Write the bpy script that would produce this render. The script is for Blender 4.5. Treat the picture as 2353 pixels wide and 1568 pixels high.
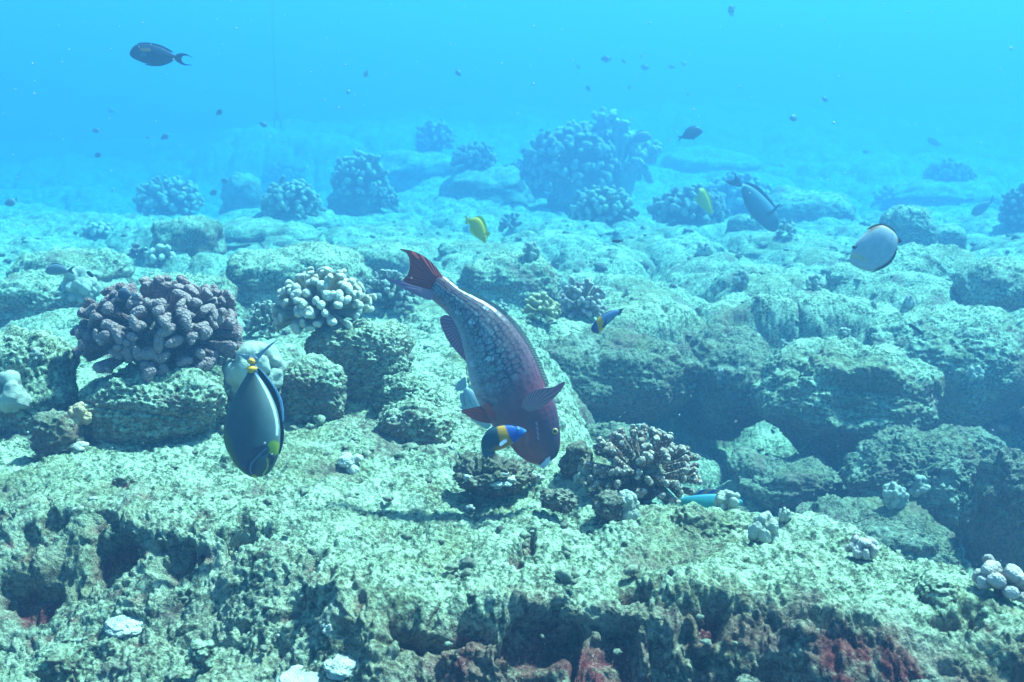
import bpy, math, random
import numpy as np
from mathutils import Vector, Matrix

for _o in list(bpy.data.objects):
    bpy.data.objects.remove(_o)
SC = bpy.context.scene
COL = SC.collection
R = math.radians

# ------------------------------------------------------------------ camera
FPX = 2259.0                      # focal length in the 2353 px wide reading of the photo
PITCH = R(13.0)
cam_d = bpy.data.cameras.new('camera')
cam_d.sensor_width = 36.0
cam_d.lens = 36.0 * FPX / 2353.0
cam_d.clip_start = 0.05
cam_d.clip_end = 300.0
cam_d.dof.use_dof = True
cam_d.dof.focus_distance = 2.0
cam_d.dof.aperture_fstop = 9.0
cam = bpy.data.objects.new('camera', cam_d)
COL.objects.link(cam)
cam.location = (0, 0, 0)
cam.rotation_euler = (math.pi / 2 - PITCH, 0, 0)
SC.camera = cam
CAM_R = cam.rotation_euler.to_matrix()
cp, sp_ = math.cos(PITCH), math.sin(PITCH)

# ------------------------------------------------------------------ light
SUN = Vector((0.42, 0.27, 0.87)).normalized()
el = math.asin(SUN.z)
az = math.atan2(SUN.x, SUN.y)
world = bpy.data.worlds.new('World')
SC.world = world
world.use_nodes = True
wn = world.node_tree.nodes
sky = wn.new('ShaderNodeTexSky')
sky.sky_type = 'NISHITA'
sky.sun_disc = False
sky.sun_elevation = el
sky.sun_rotation = az
sky.altitude = 0
bg = wn['Background']
bg.inputs['Strength'].default_value = 0.05
world.node_tree.links.new(sky.outputs[0], bg.inputs[0])
sd = bpy.data.lights.new('sun', 'SUN')
sd.energy = 5.0
sd.angle = R(4.0)
sd.color = (1.0, 0.97, 0.90)
so = bpy.data.objects.new('sun', sd)
COL.objects.link(so)
so.rotation_euler = SUN.to_track_quat('Z', 'Y').to_euler()

SC.view_settings.view_transform = 'Standard'
SC.view_settings.look = 'None'
SC.view_settings.exposure = 2.07
SC.view_settings.gamma = 1.0
SC.render.engine = 'CYCLES'
SC.cycles.volume_bounces = 1
SC.cycles.max_bounces = 6
SC.cycles.diffuse_bounces = 1
SC.cycles.use_denoising = True

# ------------------------------------------------------------------ numpy helpers
F32 = np.float32

def sstep(a, b, x):
    t = np.clip((x - a) / (b - a), 0, 1)
    return t * t * (3 - 2 * t)

def _hash(i, j, k, seed):
    n = (i.astype(np.uint32) * np.uint32(374761393) + j.astype(np.uint32) * np.uint32(668265263)
         + k.astype(np.uint32) * np.uint32(2246822519) + np.uint32((seed * 3266489917) & 0xffffffff))
    n = (n ^ (n >> np.uint32(13))) * np.uint32(1274126177)
    n = (n ^ (n >> np.uint32(16))) * np.uint32(2654435761)
    n ^= n >> np.uint32(15)
    return (n & np.uint32(0xffffff)).astype(F32) / F32(0xffffff)

def vnoise(x, y, z, seed=0):
    xi, yi, zi = np.floor(x), np.floor(y), np.floor(z)
    fx, fy, fz = (x - xi).astype(F32), (y - yi).astype(F32), (z - zi).astype(F32)
    i, j, k = xi.astype(np.int64), yi.astype(np.int64), zi.astype(np.int64)
    fx = fx * fx * fx * (fx * (fx * 6 - 15) + 10)
    fy = fy * fy * fy * (fy * (fy * 6 - 15) + 10)
    fz = fz * fz * fz * (fz * (fz * 6 - 15) + 10)
    def h(a, b, c):
        return _hash(i + a, j + b, k + c, seed)
    x00 = h(0, 0, 0) * (1 - fx) + h(1, 0, 0) * fx
    x10 = h(0, 1, 0) * (1 - fx) + h(1, 1, 0) * fx
    x01 = h(0, 0, 1) * (1 - fx) + h(1, 0, 1) * fx
    x11 = h(0, 1, 1) * (1 - fx) + h(1, 1, 1) * fx
    y0 = x00 * (1 - fy) + x10 * fy
    y1 = x01 * (1 - fy) + x11 * fy
    return (y0 * (1 - fz) + y1 * fz) * 2 - 1

def fbm(x, y, z, f, octv=3, seed=0, gain=0.5):
    s, a = 0.0, 1.0
    for o in range(octv):
        s = s + a * vnoise(x * f + 7.3 * o, y * f - 3.1 * o, z * f + 1.7 * o, seed + o)
        a *= gain
        f *= 2.03
    return s

def worley(x, y, f, seed=0, jit=0.9):
    """2-D cells: distance to the nearest and second nearest point, and a random number per cell."""
    x, y = x * f, y * f
    xi, yi = np.floor(x).astype(np.int64), np.floor(y).astype(np.int64)
    f1 = np.full(x.shape, 9.0, F32)
    f2 = np.full(x.shape, 9.0, F32)
    idr = np.zeros(x.shape, F32)
    zz = np.zeros_like(xi)
    for a in (-1, 0, 1):
        for b in (-1, 0, 1):
            ci, cj = xi + a, yi + b
            px = ci + 0.5 + jit * (_hash(ci, cj, zz, seed) - 0.5)
            py = cj + 0.5 + jit * (_hash(ci, cj, zz, seed + 11) - 0.5)
            d = np.sqrt((px - x) ** 2 + (py - y) ** 2).astype(F32)
            near = d < f1
            f2 = np.where(near, f1, np.minimum(f2, d))
            idr = np.where(near, _hash(ci, cj, zz, seed + 23), idr)
            f1 = np.where(near, d, f1)
    return f1, f2, idr

def turf(x, y, z, lod):
    """rough algal turf on rock: height in metres; lod (array or number) is the finest size in metres worth adding."""
    wx = x + 0.006 * vnoise(x * 60, y * 60, z * 60, 46)
    wy = y + 0.006 * vnoise(x * 60, y * 60, z * 60, 47)
    t = 0.015 * fbm(x, y, z, 8.0, 2, 3)
    t = t + 0.0095 * (np.abs(vnoise(wx * 24, wy * 24, z * 24, 41)) - 0.25)
    t = t + 0.0080 * (np.abs(vnoise(wx * 52, wy * 52, z * 52, 42)) - 0.25) * np.clip(0.018 / np.maximum(lod, 1e-5) - .4, 0, 1)
    t = t + 0.0062 * (np.abs(vnoise(x * 105, y * 105, z * 105, 43)) - 0.25) * np.clip(0.009 / np.maximum(lod, 1e-5) - .4, 0, 1)
    t = t + 0.0034 * vnoise(x * 230, y * 230, z * 230, 44) * np.clip(0.0045 / np.maximum(lod, 1e-5) - .4, 0, 1)
    return t

# ------------------------------------------------------------------ photo reading -> places in the world
def ray(px, py):
    xn, yn = (px - 1176.5) / FPX, -(py - 784.0) / FPX
    return np.array([xn, cp + yn * sp_, yn * cp - sp_])

def far(d):
    """reading of depth: the far half of the reef lies deeper than it looks"""
    return d * (1 + 0.5 * min(max((d - 3.6) / 3.4, 0), 1)) if d < 20 else d * 1.25

def at(px, py, d):
    return ray(px, py) * d

def on_plane(px, py, z):
    r = ray(px, py)
    return r * (z / r[2])

# ------------------------------------------------------------------ the lie of the sea floor
LEDGE = -0.65
_edge = [on_plane(px, py, LEDGE) for px, py in [(-900, 1150), (-300, 1150), (0, 1165), (300, 1185), (520, 1240), (680, 1310), (800, 1420), (900, 1475),
         (1000, 1435), (1150, 1440), (1250, 1395), (1400, 1430), (1700, 1440), (1900, 1480), (2100, 1500), (2353, 1535), (2900, 1580)]]
EDGE_X = np.array([p[0] for p in _edge])
EDGE_Y = np.array([p[1] for p in _edge])
_gn = [on_plane(px, py, LEDGE)[:2] for px, py in [(1290, 880), (1320, 985), (1350, 1060), (1440, 1130), (1560, 1180), (1700, 1190), (1850, 1225), (2050, 1300), (2200, 1370), (2353, 1440), (2700, 1580)]]
GULLY = np.array([(0.02, 3.05), (0.03, 2.6), (0.10, 2.15)] + [tuple(p) for p in _gn[1:]] + [(3.6, 0.5), (4.6, 3.2), (2.4, 3.5), (1.3, 3.75), (0.75, 3.75), (0.3, 3.45)])

def poly_sd(x, y, P):
    """signed distance to polygon, positive inside"""
    d = np.full(x.shape, 1e9)
    ins = np.zeros(x.shape, bool)
    n = len(P)
    for i in range(n):
        ax, ay = P[i]
        bx, by = P[(i + 1) % n]
        ex, ey = bx - ax, by - ay
        t = np.clip(((x - ax) * ex + (y - ay) * ey) / (ex * ex + ey * ey), 0, 1)
        d = np.minimum(d, (x - ax - t * ex) ** 2 + (y - ay - t * ey) ** 2)
        c = ((ay > y) != (by > y)) & (x < ex * (y - ay) / (ey if ey != 0 else 1e-9) + ax)
        ins ^= c
    return np.where(ins, 1, -1) * np.sqrt(d)

def zbase(x, y):
    """the sea floor without its fine roughness"""
    x = np.asarray(x, float)
    y = np.asarray(y, float)
    o = np.zeros_like(x)
    wob = 0.05 * vnoise(x * 3, y * 3, o, 5) + 0.022 * vnoise(x * 9, y * 9, o, 6)
    z = LEDGE + 0.02 * vnoise(x * 1.3, y * 1.3, o, 7)
    u = x / np.maximum(y, 0.3)
    # far rise and the drop-off on the left
    z = z - 0.053 * (np.clip(y, 2.6, 14.0) - 2.6)
    z = z + 0.050 * np.clip(y - 14.0, 0, 40) * (0.75 + 0.35 * sstep(-0.2, 0.35, u))
    z = z - 1.1 * sstep(0.0, 9.0, y - 12.6 - 1.8 * vnoise(x * .6, y * .6, o, 8)) * sstep(0.16, 0.36, -u + 0.05 * vnoise(y * .8, o, o, 77))
    z = z + 0.55 * fbm(x, y, o, 0.24, 3, 9) * sstep(9, 18, y)
    # gully beyond the ledge on the right
    sd_ = poly_sd(x, y, GULLY) + wob
    z = z - 0.50 * sstep(0.0, 0.36, sd_) + 0.05 * sstep(0.1, .5, sd_) * vnoise(x * 3.1, y * 3.1, o, 12)
    # step at the front of the ledge
    ey = np.interp(x, EDGE_X, EDGE_Y) + wob * 0.9 + 0.02 * vnoise(x * 7, y * 7, o, 13)
    s = ey - y
    amt = 0.09 + 0.10 * sstep(-0.22, -0.05, x)
    z = z - amt * sstep(-0.04, 0.20, s) - 0.30 * sstep(0.20, 0.7, s)
    z = z + 0.015 * sstep(0.3, 0.0, np.abs(s + 0.1))
    # blocks of the reef rock
    f1, f2, idr = worley(x + 0.10 * vnoise(x * 2, y * 2, o, 15), y * 0.8 + 0.10 * vnoise(x * 2, y * 2, o, 16), 1.2, 17)
    e = np.clip(f2 - f1, 0, 1)
    far = 0.12 + 0.88 * sstep(2.9, 4.0, y)
    z = z + far * (0.19 * (1 - np.exp(-e * 4.2)) - 0.15 + 0.08 * (idr - .5))
    f1, f2, idr = worley(x + 3.3, y * 0.9 + 1.7, 3.4, 19)
    e = np.clip(f2 - f1, 0, 1)
    amp = 0.30 + 0.9 * sstep(0.0, .3, sd_) + 0.5 * sstep(2.6, 3.6, y)
    z = z + amp * 0.055 * ((1 - np.exp(-e * 4)) - 0.6 + .5 * (idr - .5))
    return z

def hit(px, py, tmin=0.8, tmax=45.0):
    """where the sight line through a pixel of the photo meets the sea floor; returns the point and its depth along the camera axis"""
    r = ray(px, py)
    t = np.geomspace(tmin, tmax, 1600)
    z = zbase(r[0] * t, r[1] * t)
    below = np.nonzero(r[2] * t < z)[0]
    tt = t[below[0]] if len(below) else tmax
    return r * tt, float(tt)

# ------------------------------------------------------------------ mesh and object helpers
def mesh_np(name, V, F, mat=None, parent=None, smooth=True, col=None, uv=None, attrs=None):
    me = bpy.data.meshes.new(name)
    V = np.ascontiguousarray(V, F32)
    if isinstance(F, np.ndarray):
        n, k = F.shape
        me.vertices.add(len(V))
        me.vertices.foreach_set('co', V.ravel())
        me.loops.add(n * k)
        me.loops.foreach_set('vertex_index', np.ascontiguousarray(F, np.int32).ravel())
        me.polygons.add(n)
        me.polygons.foreach_set('loop_start', np.arange(0, n * k, k, dtype=np.int32))
        me.update(calc_edges=True)
    else:
        me.from_pydata(V.tolist(), [], F)
    if smooth:
        me.polygons.foreach_set('use_smooth', np.ones(len(me.polygons), bool))
    if col is not None:
        c = np.ones((len(V), 4), F32)
        c[:, :3] = col
        a = me.color_attributes.new('tint', 'FLOAT_COLOR', 'POINT')
        a.data.foreach_set('color', c.ravel())
    for k_, v_ in (attrs or {}).items():
        a = me.attributes.new(k_, 'FLOAT', 'POINT')
        a.data.foreach_set('value', np.ascontiguousarray(v_, F32))
    if uv is not None:
        l = me.uv_layers.new(name='uv')
        idx = np.empty(len(me.loops), np.int32)
        me.loops.foreach_get('vertex_index', idx)
        l.data.foreach_set('uv', np.ascontiguousarray(uv[idx], F32).ravel())
    if mat:
        me.materials.append(mat)
    me.update()
    o = bpy.data.objects.new(name, me)
    COL.objects.link(o)
    if parent:
        o.parent = parent
    return o

def empty(name, loc=(0, 0, 0), rot=None):
    o = bpy.data.objects.new(name, None)
    COL.objects.link(o)
    o.empty_display_size = 0.05
    o.location = loc
    if rot is not None:
        o.rotation_euler = rot.to_euler()
    return o

def tag(o, label=None, cat=None, group=None, kind=None):
    if label: o['label'] = label
    if cat: o['category'] = cat
    if group: o['group'] = group
    if kind: o['kind'] = kind
    return o

# ------------------------------------------------------------------ materials
def nodes(name):
    m = bpy.data.materials.new(name)
    m.use_nodes = True
    nt = m.node_tree
    return m, nt, nt.nodes['Principled BSDF']

def nd(nt, typ, **kw):
    n = nt.nodes.new(typ)
    for k, v in kw.items():
        if k.startswith('i_'):
            key = k[2:]
            n.inputs[int(key) if key.isdigit() else key].default_value = v
        else:
            setattr(n, k, v)
    return n

def ramp(nt, fac, stops):
    r = nt.nodes.new('ShaderNodeValToRGB')
    e = r.color_ramp.elements
    while len(e) < len(stops):
        e.new(0.5)
    for i, (p, c) in enumerate(stops):
        e[i].position = p
        e[i].color = (*c, 1) if len(c) == 3 else c
    nt.links.new(fac, r.inputs[0])
    return r

def mix(nt, fac, a, b, mode='MIX'):
    m = nt.nodes.new('ShaderNodeMix')
    m.data_type = 'RGBA'
    m.blend_type = mode
    for sock, v in ((m.inputs[0], fac), (m.inputs[6], a), (m.inputs[7], b)):
        if hasattr(v, 'is_output'):
            nt.links.new(v, sock)
        else:
            sock.default_value = v if not isinstance(v, tuple) else (*v[:3], 1)
    return m.outputs[2]

def math_(nt, op, a, b=0.0, clamp=False):
    m = nt.nodes.new('ShaderNodeMath')
    m.operation = op
    m.use_clamp = clamp
    for sock, v in ((m.inputs[0], a), (m.inputs[1], b)):
        if hasattr(v, 'is_output'):
            nt.links.new(v, sock)
        else:
            sock.default_value = v
    return m.outputs[0]

def rock_material(name, light=(0.46, 0.545, 0.355), midc=(0.22, 0.27, 0.17), dark=(0.045, 0.055, 0.042), crust=(0.155, 0.028, 0.030), crust_amt=1.0):
    m, nt, bs = nodes(name)
    geo = nd(nt, 'ShaderNodeNewGeometry')
    pos = geo.outputs['Position']
    def noise(scale, detail=4, rough=0.6, dist=0.0):
        n = nd(nt, 'ShaderNodeTexNoise', i_Scale=scale, i_Detail=detail, i_Roughness=rough, i_Distortion=dist)
        nt.links.new(pos, n.inputs['Vector'])
        return n.outputs['Fac']
    fine = noise(95, 5, 0.72)
    med = noise(17, 5, 0.65, 0.4)
    big = noise(3.2, 4, 0.6)
    speck = noise(230, 2, 0.5)
    v = math_(nt, 'ADD', math_(nt, 'MULTIPLY', fine, 0.68), math_(nt, 'MULTIPLY', med, 0.32))
    c = ramp(nt, v, [(0.41, dark), (0.475, midc), (0.53, light), (0.64, tuple(min(1, q * 1.25) for q in light))]).outputs[0]
    # tufts of olive and pinkish growth in patches
    c = mix(nt, ramp(nt, big, [(0.50, (0, 0, 0)), (0.62, (.55, .55, .55))]).outputs[0], c, (0.22, 0.22, 0.10), 'MIX')
    pat = noise(6.5, 3, 0.6, 0.5)
    c = mix(nt, ramp(nt, pat, [(0.56, (0, 0, 0)), (0.66, (.6, .6, .6))]).outputs[0], c, (0.20, 0.13, 0.11))
    c = mix(nt, ramp(nt, pat, [(0.33, (.55, .55, .55)), (0.42, (0, 0, 0))]).outputs[0], c, (0.52, 0.58, 0.42))
    # coralline crust on steep and downward faces
    sepn = nd(nt, 'ShaderNodeSeparateXYZ')
    nt.links.new(geo.outputs['Normal'], sepn.inputs[0])
    steep = math_(nt, 'SUBTRACT', 0.62, sepn.outputs[2])
    crn = math_(nt, 'ADD', math_(nt, 'MULTIPLY', steep, 0.30), math_(nt, 'ADD', math_(nt, 'MULTIPLY', med, 0.75), math_(nt, 'MULTIPLY', big, 0.55)))
    cf = ramp(nt, crn, [(0.70, (0, 0, 0)), (0.80, (1, 1, 1))]).outputs[0]
    at_ = nd(nt, 'ShaderNodeAttribute', attribute_name='crust')
    cfa = math_(nt, 'MULTIPLY', cf, crust_amt)
    cf2 = math_(nt, 'MAXIMUM', math_(nt, 'MULTIPLY', cfa, 0.55), math_(nt, 'MULTIPLY', at_.outputs['Fac'], ramp(nt, med, [(.38, (.45, .45, .45)), (.52, (1, 1, 1))]).outputs[0]))
    crc = ramp(nt, fine, [(0.35, tuple(q * .45 for q in crust)), (0.5, crust), (0.62, (crust[0] * 1.7, crust[1] * 2.3, crust[2] * 2.0)), (0.74, (0.34, 0.30, 0.20))]).outputs[0]
    c = mix(nt, cf2, c, crc)
    # pale specks of shell and coralline chips
    sp = ramp(nt, speck, [(0.66, (0, 0, 0)), (0.72, (1, 1, 1))]).outputs[0]
    c = mix(nt, math_(nt, 'MULTIPLY', sp, 0.5), c, (0.70, 0.66, 0.58))
    nt.links.new(c, bs.inputs['Base Color'])
    bs.inputs['Roughness'].default_value = 0.95
    bs.inputs['Specular IOR Level'].default_value = 0.1
    b1 = nd(nt, 'ShaderNodeBump', i_Strength=1.0, i_Distance=0.010)
    nt.links.new(fine, b1.inputs['Height'])
    b2 = nd(nt, 'ShaderNodeBump', i_Strength=0.9, i_Distance=0.005)
    nt.links.new(speck, b2.inputs['Height'])
    nt.links.new(b1.outputs[0], b2.inputs['Normal'])
    nt.links.new(b2.outputs[0], bs.inputs['Normal'])
    return m

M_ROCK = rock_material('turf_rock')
M_SHADED = rock_material('shaded_turf_rock', (0.26, 0.28, 0.18), (0.13, 0.145, 0.095), (0.04, 0.045, 0.035))  # darker copy of turf_rock: the gully's dim light put into the colour
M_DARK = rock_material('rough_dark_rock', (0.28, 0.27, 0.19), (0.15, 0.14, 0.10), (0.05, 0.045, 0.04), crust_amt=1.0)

# ------------------------------------------------------------------ the sea floor: one sheet, finer where it is near
def sea_floor():
    r = [0.55]
    while r[-1] < 46:
        q = r[-1]
        r.append(q + max(0.0026, min(q * q / 640.0, 0.0034 * q)) * (1.0 if q < 12 else 2.2))
    r = np.array(r)
    a = np.linspace(R(-47), R(47), 1250)
    rr, aa = np.meshgrid(r, a, indexing='ij')
    x, y = rr * np.sin(aa), rr * np.cos(aa)
    n0, n1 = x.shape
    x, y = x.ravel(), y.ravel()
    z = zbase(x, y)
    lod = np.maximum(rr.ravel() * 0.0013, 0.001)
    ey = np.interp(x, EDGE_X, EDGE_Y)
    s = ey - y
    front = sstep(-0.10, 0.03, s) * (1 - sstep(0.16, 0.34, s) * sstep(0.05, -0.15, x))
    right = sstep(-0.22, -0.05, x)
    front = front * (0.6 + 0.4 * right)
    big = sstep(-0.25, 0.0, s)
    t = turf(x, y, z, lod)
    # pits and knobs
    f1, f2, idr = worley(x + 0.012 * vnoise(x * 40, y * 40, z * 0, 55), y, 17, 51)
    pit = np.where(idr > 0.45, np.clip(1 - f1 * 2.1, 0, 1), 0) * (0.35 + 0.65 * big)
    t = t * (0.85 + 0.10 * big) - 0.018 * pit * (0.4 + 0.6 * sstep(0, .5, vnoise(x * 4, y * 4, z * 0, 59)))
    # open hollows in the ledge, seen in the photo as dark crusted gaps
    hol = np.zeros_like(x)
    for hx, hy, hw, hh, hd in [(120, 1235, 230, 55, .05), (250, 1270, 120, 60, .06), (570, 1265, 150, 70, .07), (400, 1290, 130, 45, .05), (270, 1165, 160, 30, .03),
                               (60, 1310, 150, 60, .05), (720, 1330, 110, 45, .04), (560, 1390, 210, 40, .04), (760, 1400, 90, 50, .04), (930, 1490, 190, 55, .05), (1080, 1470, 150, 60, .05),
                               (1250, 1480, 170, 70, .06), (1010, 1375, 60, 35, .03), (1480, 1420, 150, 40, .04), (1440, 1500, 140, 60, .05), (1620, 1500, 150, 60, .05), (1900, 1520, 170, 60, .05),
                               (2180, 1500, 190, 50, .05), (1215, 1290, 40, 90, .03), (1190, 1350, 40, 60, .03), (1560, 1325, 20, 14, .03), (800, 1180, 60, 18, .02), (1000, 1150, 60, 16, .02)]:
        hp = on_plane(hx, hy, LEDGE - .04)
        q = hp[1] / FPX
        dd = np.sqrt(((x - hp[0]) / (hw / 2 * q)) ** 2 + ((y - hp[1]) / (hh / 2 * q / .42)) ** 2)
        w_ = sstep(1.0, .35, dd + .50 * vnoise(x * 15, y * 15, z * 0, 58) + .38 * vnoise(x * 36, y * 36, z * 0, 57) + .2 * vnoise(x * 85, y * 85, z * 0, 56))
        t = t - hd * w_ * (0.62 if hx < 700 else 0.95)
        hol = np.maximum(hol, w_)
    # overhanging crust on the front face: push points sideways
    nx = 0.010 * fbm(x, y, z * 1.0, 12, 2, 61) * (0.25 + front)
    ny = (0.012 * fbm(x, y, z, 12, 2, 62) + 0.006 * vnoise(x * 45, y * 45, z * 45, 63)) * (0.25 + front)
    near = sstep(8, 2, y)
    t = t + front * (0.020 * fbm(x, y, z, 9, 2, 64) - 0.012 * (1 - np.abs(vnoise(x * 13, y * 13, z, 65))) ** 3)
    Z2, X2, Y2 = z.reshape(n0, n1), x.reshape(n0, n1), y.reshape(n0, n1)
    Pg = np.stack([X2, Y2, Z2], -1)
    gr, ga = np.gradient(Pg, axis=0), np.gradient(Pg, axis=1)
    Nn = np.cross(ga, gr)
    Nn /= np.linalg.norm(Nn, axis=-1)[..., None]
    for ax_ in (0, 1):
        Nn = (np.roll(Nn, 1, ax_) + 2 * Nn + np.roll(Nn, -1, ax_)) / 4
    Nn = Nn.reshape(-1, 3)
    V = np.stack([x + nx * near + Nn[:, 0] * t, y + ny * near + Nn[:, 1] * t, z + Nn[:, 2] * t], 1)
    i = np.arange(n0 * n1).reshape(n0, n1)
    F = np.stack([i[:-1, :-1], i[:-1, 1:], i[1:, 1:], i[1:, :-1]], -1).reshape(-1, 4)
    cr = front * (0.45 + 0.35 * right + 0.2 * sstep(-0.2, 0.2, vnoise(x * 9, y * 9, z * 9, 70))) * sstep(-0.5, 0.1, vnoise(x * 3, y * 3, z, 71) + .75 * right - .2)
    cr = np.maximum(cr, 0.8 * np.clip(pit * 1.6 - .3, 0, 1) * big)
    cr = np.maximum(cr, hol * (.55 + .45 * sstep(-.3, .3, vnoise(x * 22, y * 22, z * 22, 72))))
    F = F[:, ::-1]
    o = mesh_np('sea_floor', V, F, M_ROCK, attrs={'crust': np.clip(cr, 0, 1)})
    tag(o, 'pitted reef rock floor stepping down towards the viewer and sloping off into blue water', kind='structure')
    return o

sea_floor()

# ------------------------------------------------------------------ water: one even volume round everything
def haze():
    x0, x1, y0, y1, z0, z1 = -52, 52, -6, 60, -5.5, 3.2
    V = np.array([(x, y, z) for x in (x0, x1) for y in (y0, y1) for z in (z0, z1)])
    F = np.array([(0, 1, 3, 2), (4, 6, 7, 5), (0, 4, 5, 1), (2, 3, 7, 6), (0, 2, 6, 4), (1, 5, 7, 3)])
    m = bpy.data.materials.new('sea_water_haze')
    m.use_nodes = True
    nt = m.node_tree
    nt.nodes.clear()
    out = nt.nodes.new('ShaderNodeOutputMaterial')
    pv = nt.nodes.new('ShaderNodeVolumePrincipled')
    pv.inputs['Color'].default_value = (0.22, 0.52, 0.96, 1)
    pv.inputs['Density'].default_value = 0.058
    pv.inputs['Anisotropy'].default_value = 0.25
    ab = nt.nodes.new('ShaderNodeVolumeAbsorption')
    ab.inputs['Color'].default_value = (0.0, 0.79, 0.865, 1)
    ab.inputs['Density'].default_value = 0.168
    ad = nt.nodes.new('ShaderNodeAddShader')
    nt.links.new(pv.outputs[0], ad.inputs[0])
    nt.links.new(ab.outputs[0], ad.inputs[1])
    nt.links.new(ad.outputs[0], out.inputs['Volume'])
    o = mesh_np('haze', V, F, m, smooth=False)
    tag(o, 'clear blue sea water fading everything far to cyan', kind='stuff')

# ------------------------------------------------------------------ boulders
_ico = {}
def icosphere(n):
    if n in _ico:
        return _ico[n]
    import bmesh
    bm = bmesh.new()
    bmesh.ops.create_icosphere(bm, subdivisions=n, radius=1.0)
    V = np.array([v.co[:] for v in bm.verts])
    V /= np.linalg.norm(V, axis=1)[:, None]
    F = np.array([[v.index for v in f.verts] for f in bm.faces], np.int32)
    bm.free()
    _ico[n] = (V, F)
    return V, F

def seat(x0, x1, y1, D=None):
    """point of the sea floor seen at the foot of a photo box, and its depth"""
    px = (x0 + x1) / 2
    if D is None:
        return hit(px, y1)
    D = far(D)
    return at(px, y1, D), D

def boulder(name, label, x0, x1, y0, y1, D=None, p=3.0, dep=0.9, under=None, lvl=6, mat=None, seed=0, rough=1.0, lump=0.13, sink=0.25, tilt=0.0, cat='boulder', group='boulders of the reef', back=0.5, hole=None):
    P, D = seat(x0, x1, y1, D)
    if under is None:
        under, p = (-0.28, min(p, 2.5)) if mat is None and group.startswith(('boulders', 'far')) else (0.05, p)
    W = (x1 - x0) * D / FPX
    H = (y1 - y0) * D / FPX * 0.92
    dp = W * dep
    V, F = icosphere(lvl)
    pn = (np.abs(V) ** p).sum(1) ** (-1.0 / p)
    U = V * pn[:, None]
    tz = U[:, 2]
    k = 1 - under * sstep(0.1, -0.8, tz) + 0.03 * tz
    X = U[:, 0] * k * W / 2
    Y = U[:, 1] * k * dp / 2
    hz = (H + sink * H) / 2
    Z = tz * hz * (1 + tilt * U[:, 0])
    top = P[2] + H
    bot = min([top - 2 * hz] + [float(zbase(P[0] + a_ * W * .4, P[1] + dp * (back + b_ * .4))) - 0.05 for a_ in (-1, 0, 1) for b_ in (-1, 0, 1)])
    bot = max(bot, top - 5.0 * max(H, .05) - .2)
    hz = (top - bot) / 2
    c = np.array([P[0], P[1] + dp * back, top - hz])
    sc = max(W, H)
    q = 2.2 / sc
    sx, sy = seed * 3.7, seed * 1.9
    lx = fbm(V[:, 0] + sx, V[:, 1] + sy, V[:, 2], 1.6, 3, 101)
    ly = fbm(V[:, 0] + sx, V[:, 1] + sy, V[:, 2] + 9, 2.1, 2, 107)
    N = V * np.array([1 / W, 1 / dp, 0.6 / hz])
    N /= np.linalg.norm(N, axis=1)[:, None]
    pos = np.stack([X, Y, Z], 1) + N * (lump * sc * 0.5 * (lx * 0.8))[:, None] + np.stack([ly, lx, 0 * lx], 1) * (0.035 * sc)
    w = pos + c
    lod = max(0.0012 * D, 1.5 * sc / (2 ** lvl * 2.6))
    t = turf(w[:, 0], w[:, 1], w[:, 2], lod) * rough
    # broken hollows
    f1, f2, idr = worley(w[:, 0] + w[:, 2] * .7, w[:, 1] * .8 + w[:, 2], 2.3 / sc * 1.1, 131 + seed)
    t = t - 0.05 * sc * np.where(idr > .62, np.clip(1 - f1 * 1.8, 0, 1), 0) * sstep(0.6, -.2, N[:, 2])
    g1, g2, idg = worley(w[:, 0] * .9 + w[:, 1] * .5 + .12 * sc * lx, w[:, 2] + w[:, 1] * .6 + .12 * sc * ly, 1.7 / sc, 171 + seed)
    t = t - 0.022 * sc * np.exp(-(g2 - g1) * 14) - 0.02 * sc * (idg - .5)
    if hole is not None:
        hx, hz_, hr, hd = hole
        dd = np.sqrt(((pos[:, 0] / (W / 2) - hx) * 0.62) ** 2 + (pos[:, 2] / hz - hz_) ** 2)
        t = t - hd * sc * sstep(hr, hr * 0.4, dd + .08 * lx) * (V[:, 1] < 0)
    pos = pos + N * t[:, None]
    o = mesh_np(name, pos, F, mat or M_ROCK)
    o.location = c
    tag(o, label, cat, group)
    return o, c, W, H, D

B = boulder
# left and middle distance
B('boulder', 'low rounded boulder at the left edge in front of the open blue water', -30, 232, 538, 650, p=2.4, lvl=6, seed=1)
B('boulder', 'shadowed squat boulder on the left edge directly behind the lobed pale coral', -60, 168, 632, 738, p=2.6, seed=2)
B('boulder', 'small domed boulder behind the white finger coral clump', 330, 488, 488, 580, p=2.4, seed=3, lvl=5)
B('boulder', 'broad pale boulder directly behind the large brown coral head', 240, 505, 598, 722, p=2.5, seed=4)
B('boulder', 'large smooth boulder with a shaded left face behind the cream coral', 497, 822, 545, 712, p=2.7, seed=5, lvl=6)
B('boulder', 'flat boulder resting behind the large smooth boulder', 470, 720, 500, 560, p=2.8, seed=6, lvl=5)
B('boulder', 'rounded boulder between the smooth boulder and the parrotfish tail', 800, 960, 540, 650, p=2.5, seed=7, lvl=5)
B('boulder', 'pale boulder just right of the parrotfish tail', 1050, 1290, 572, 690, p=2.4, seed=8, lvl=6)
B('boulder', 'low slab with a small yellow fish hovering above it', 1000, 1130, 520, 580, p=3, seed=9, lvl=5, dep=1.2)
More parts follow.
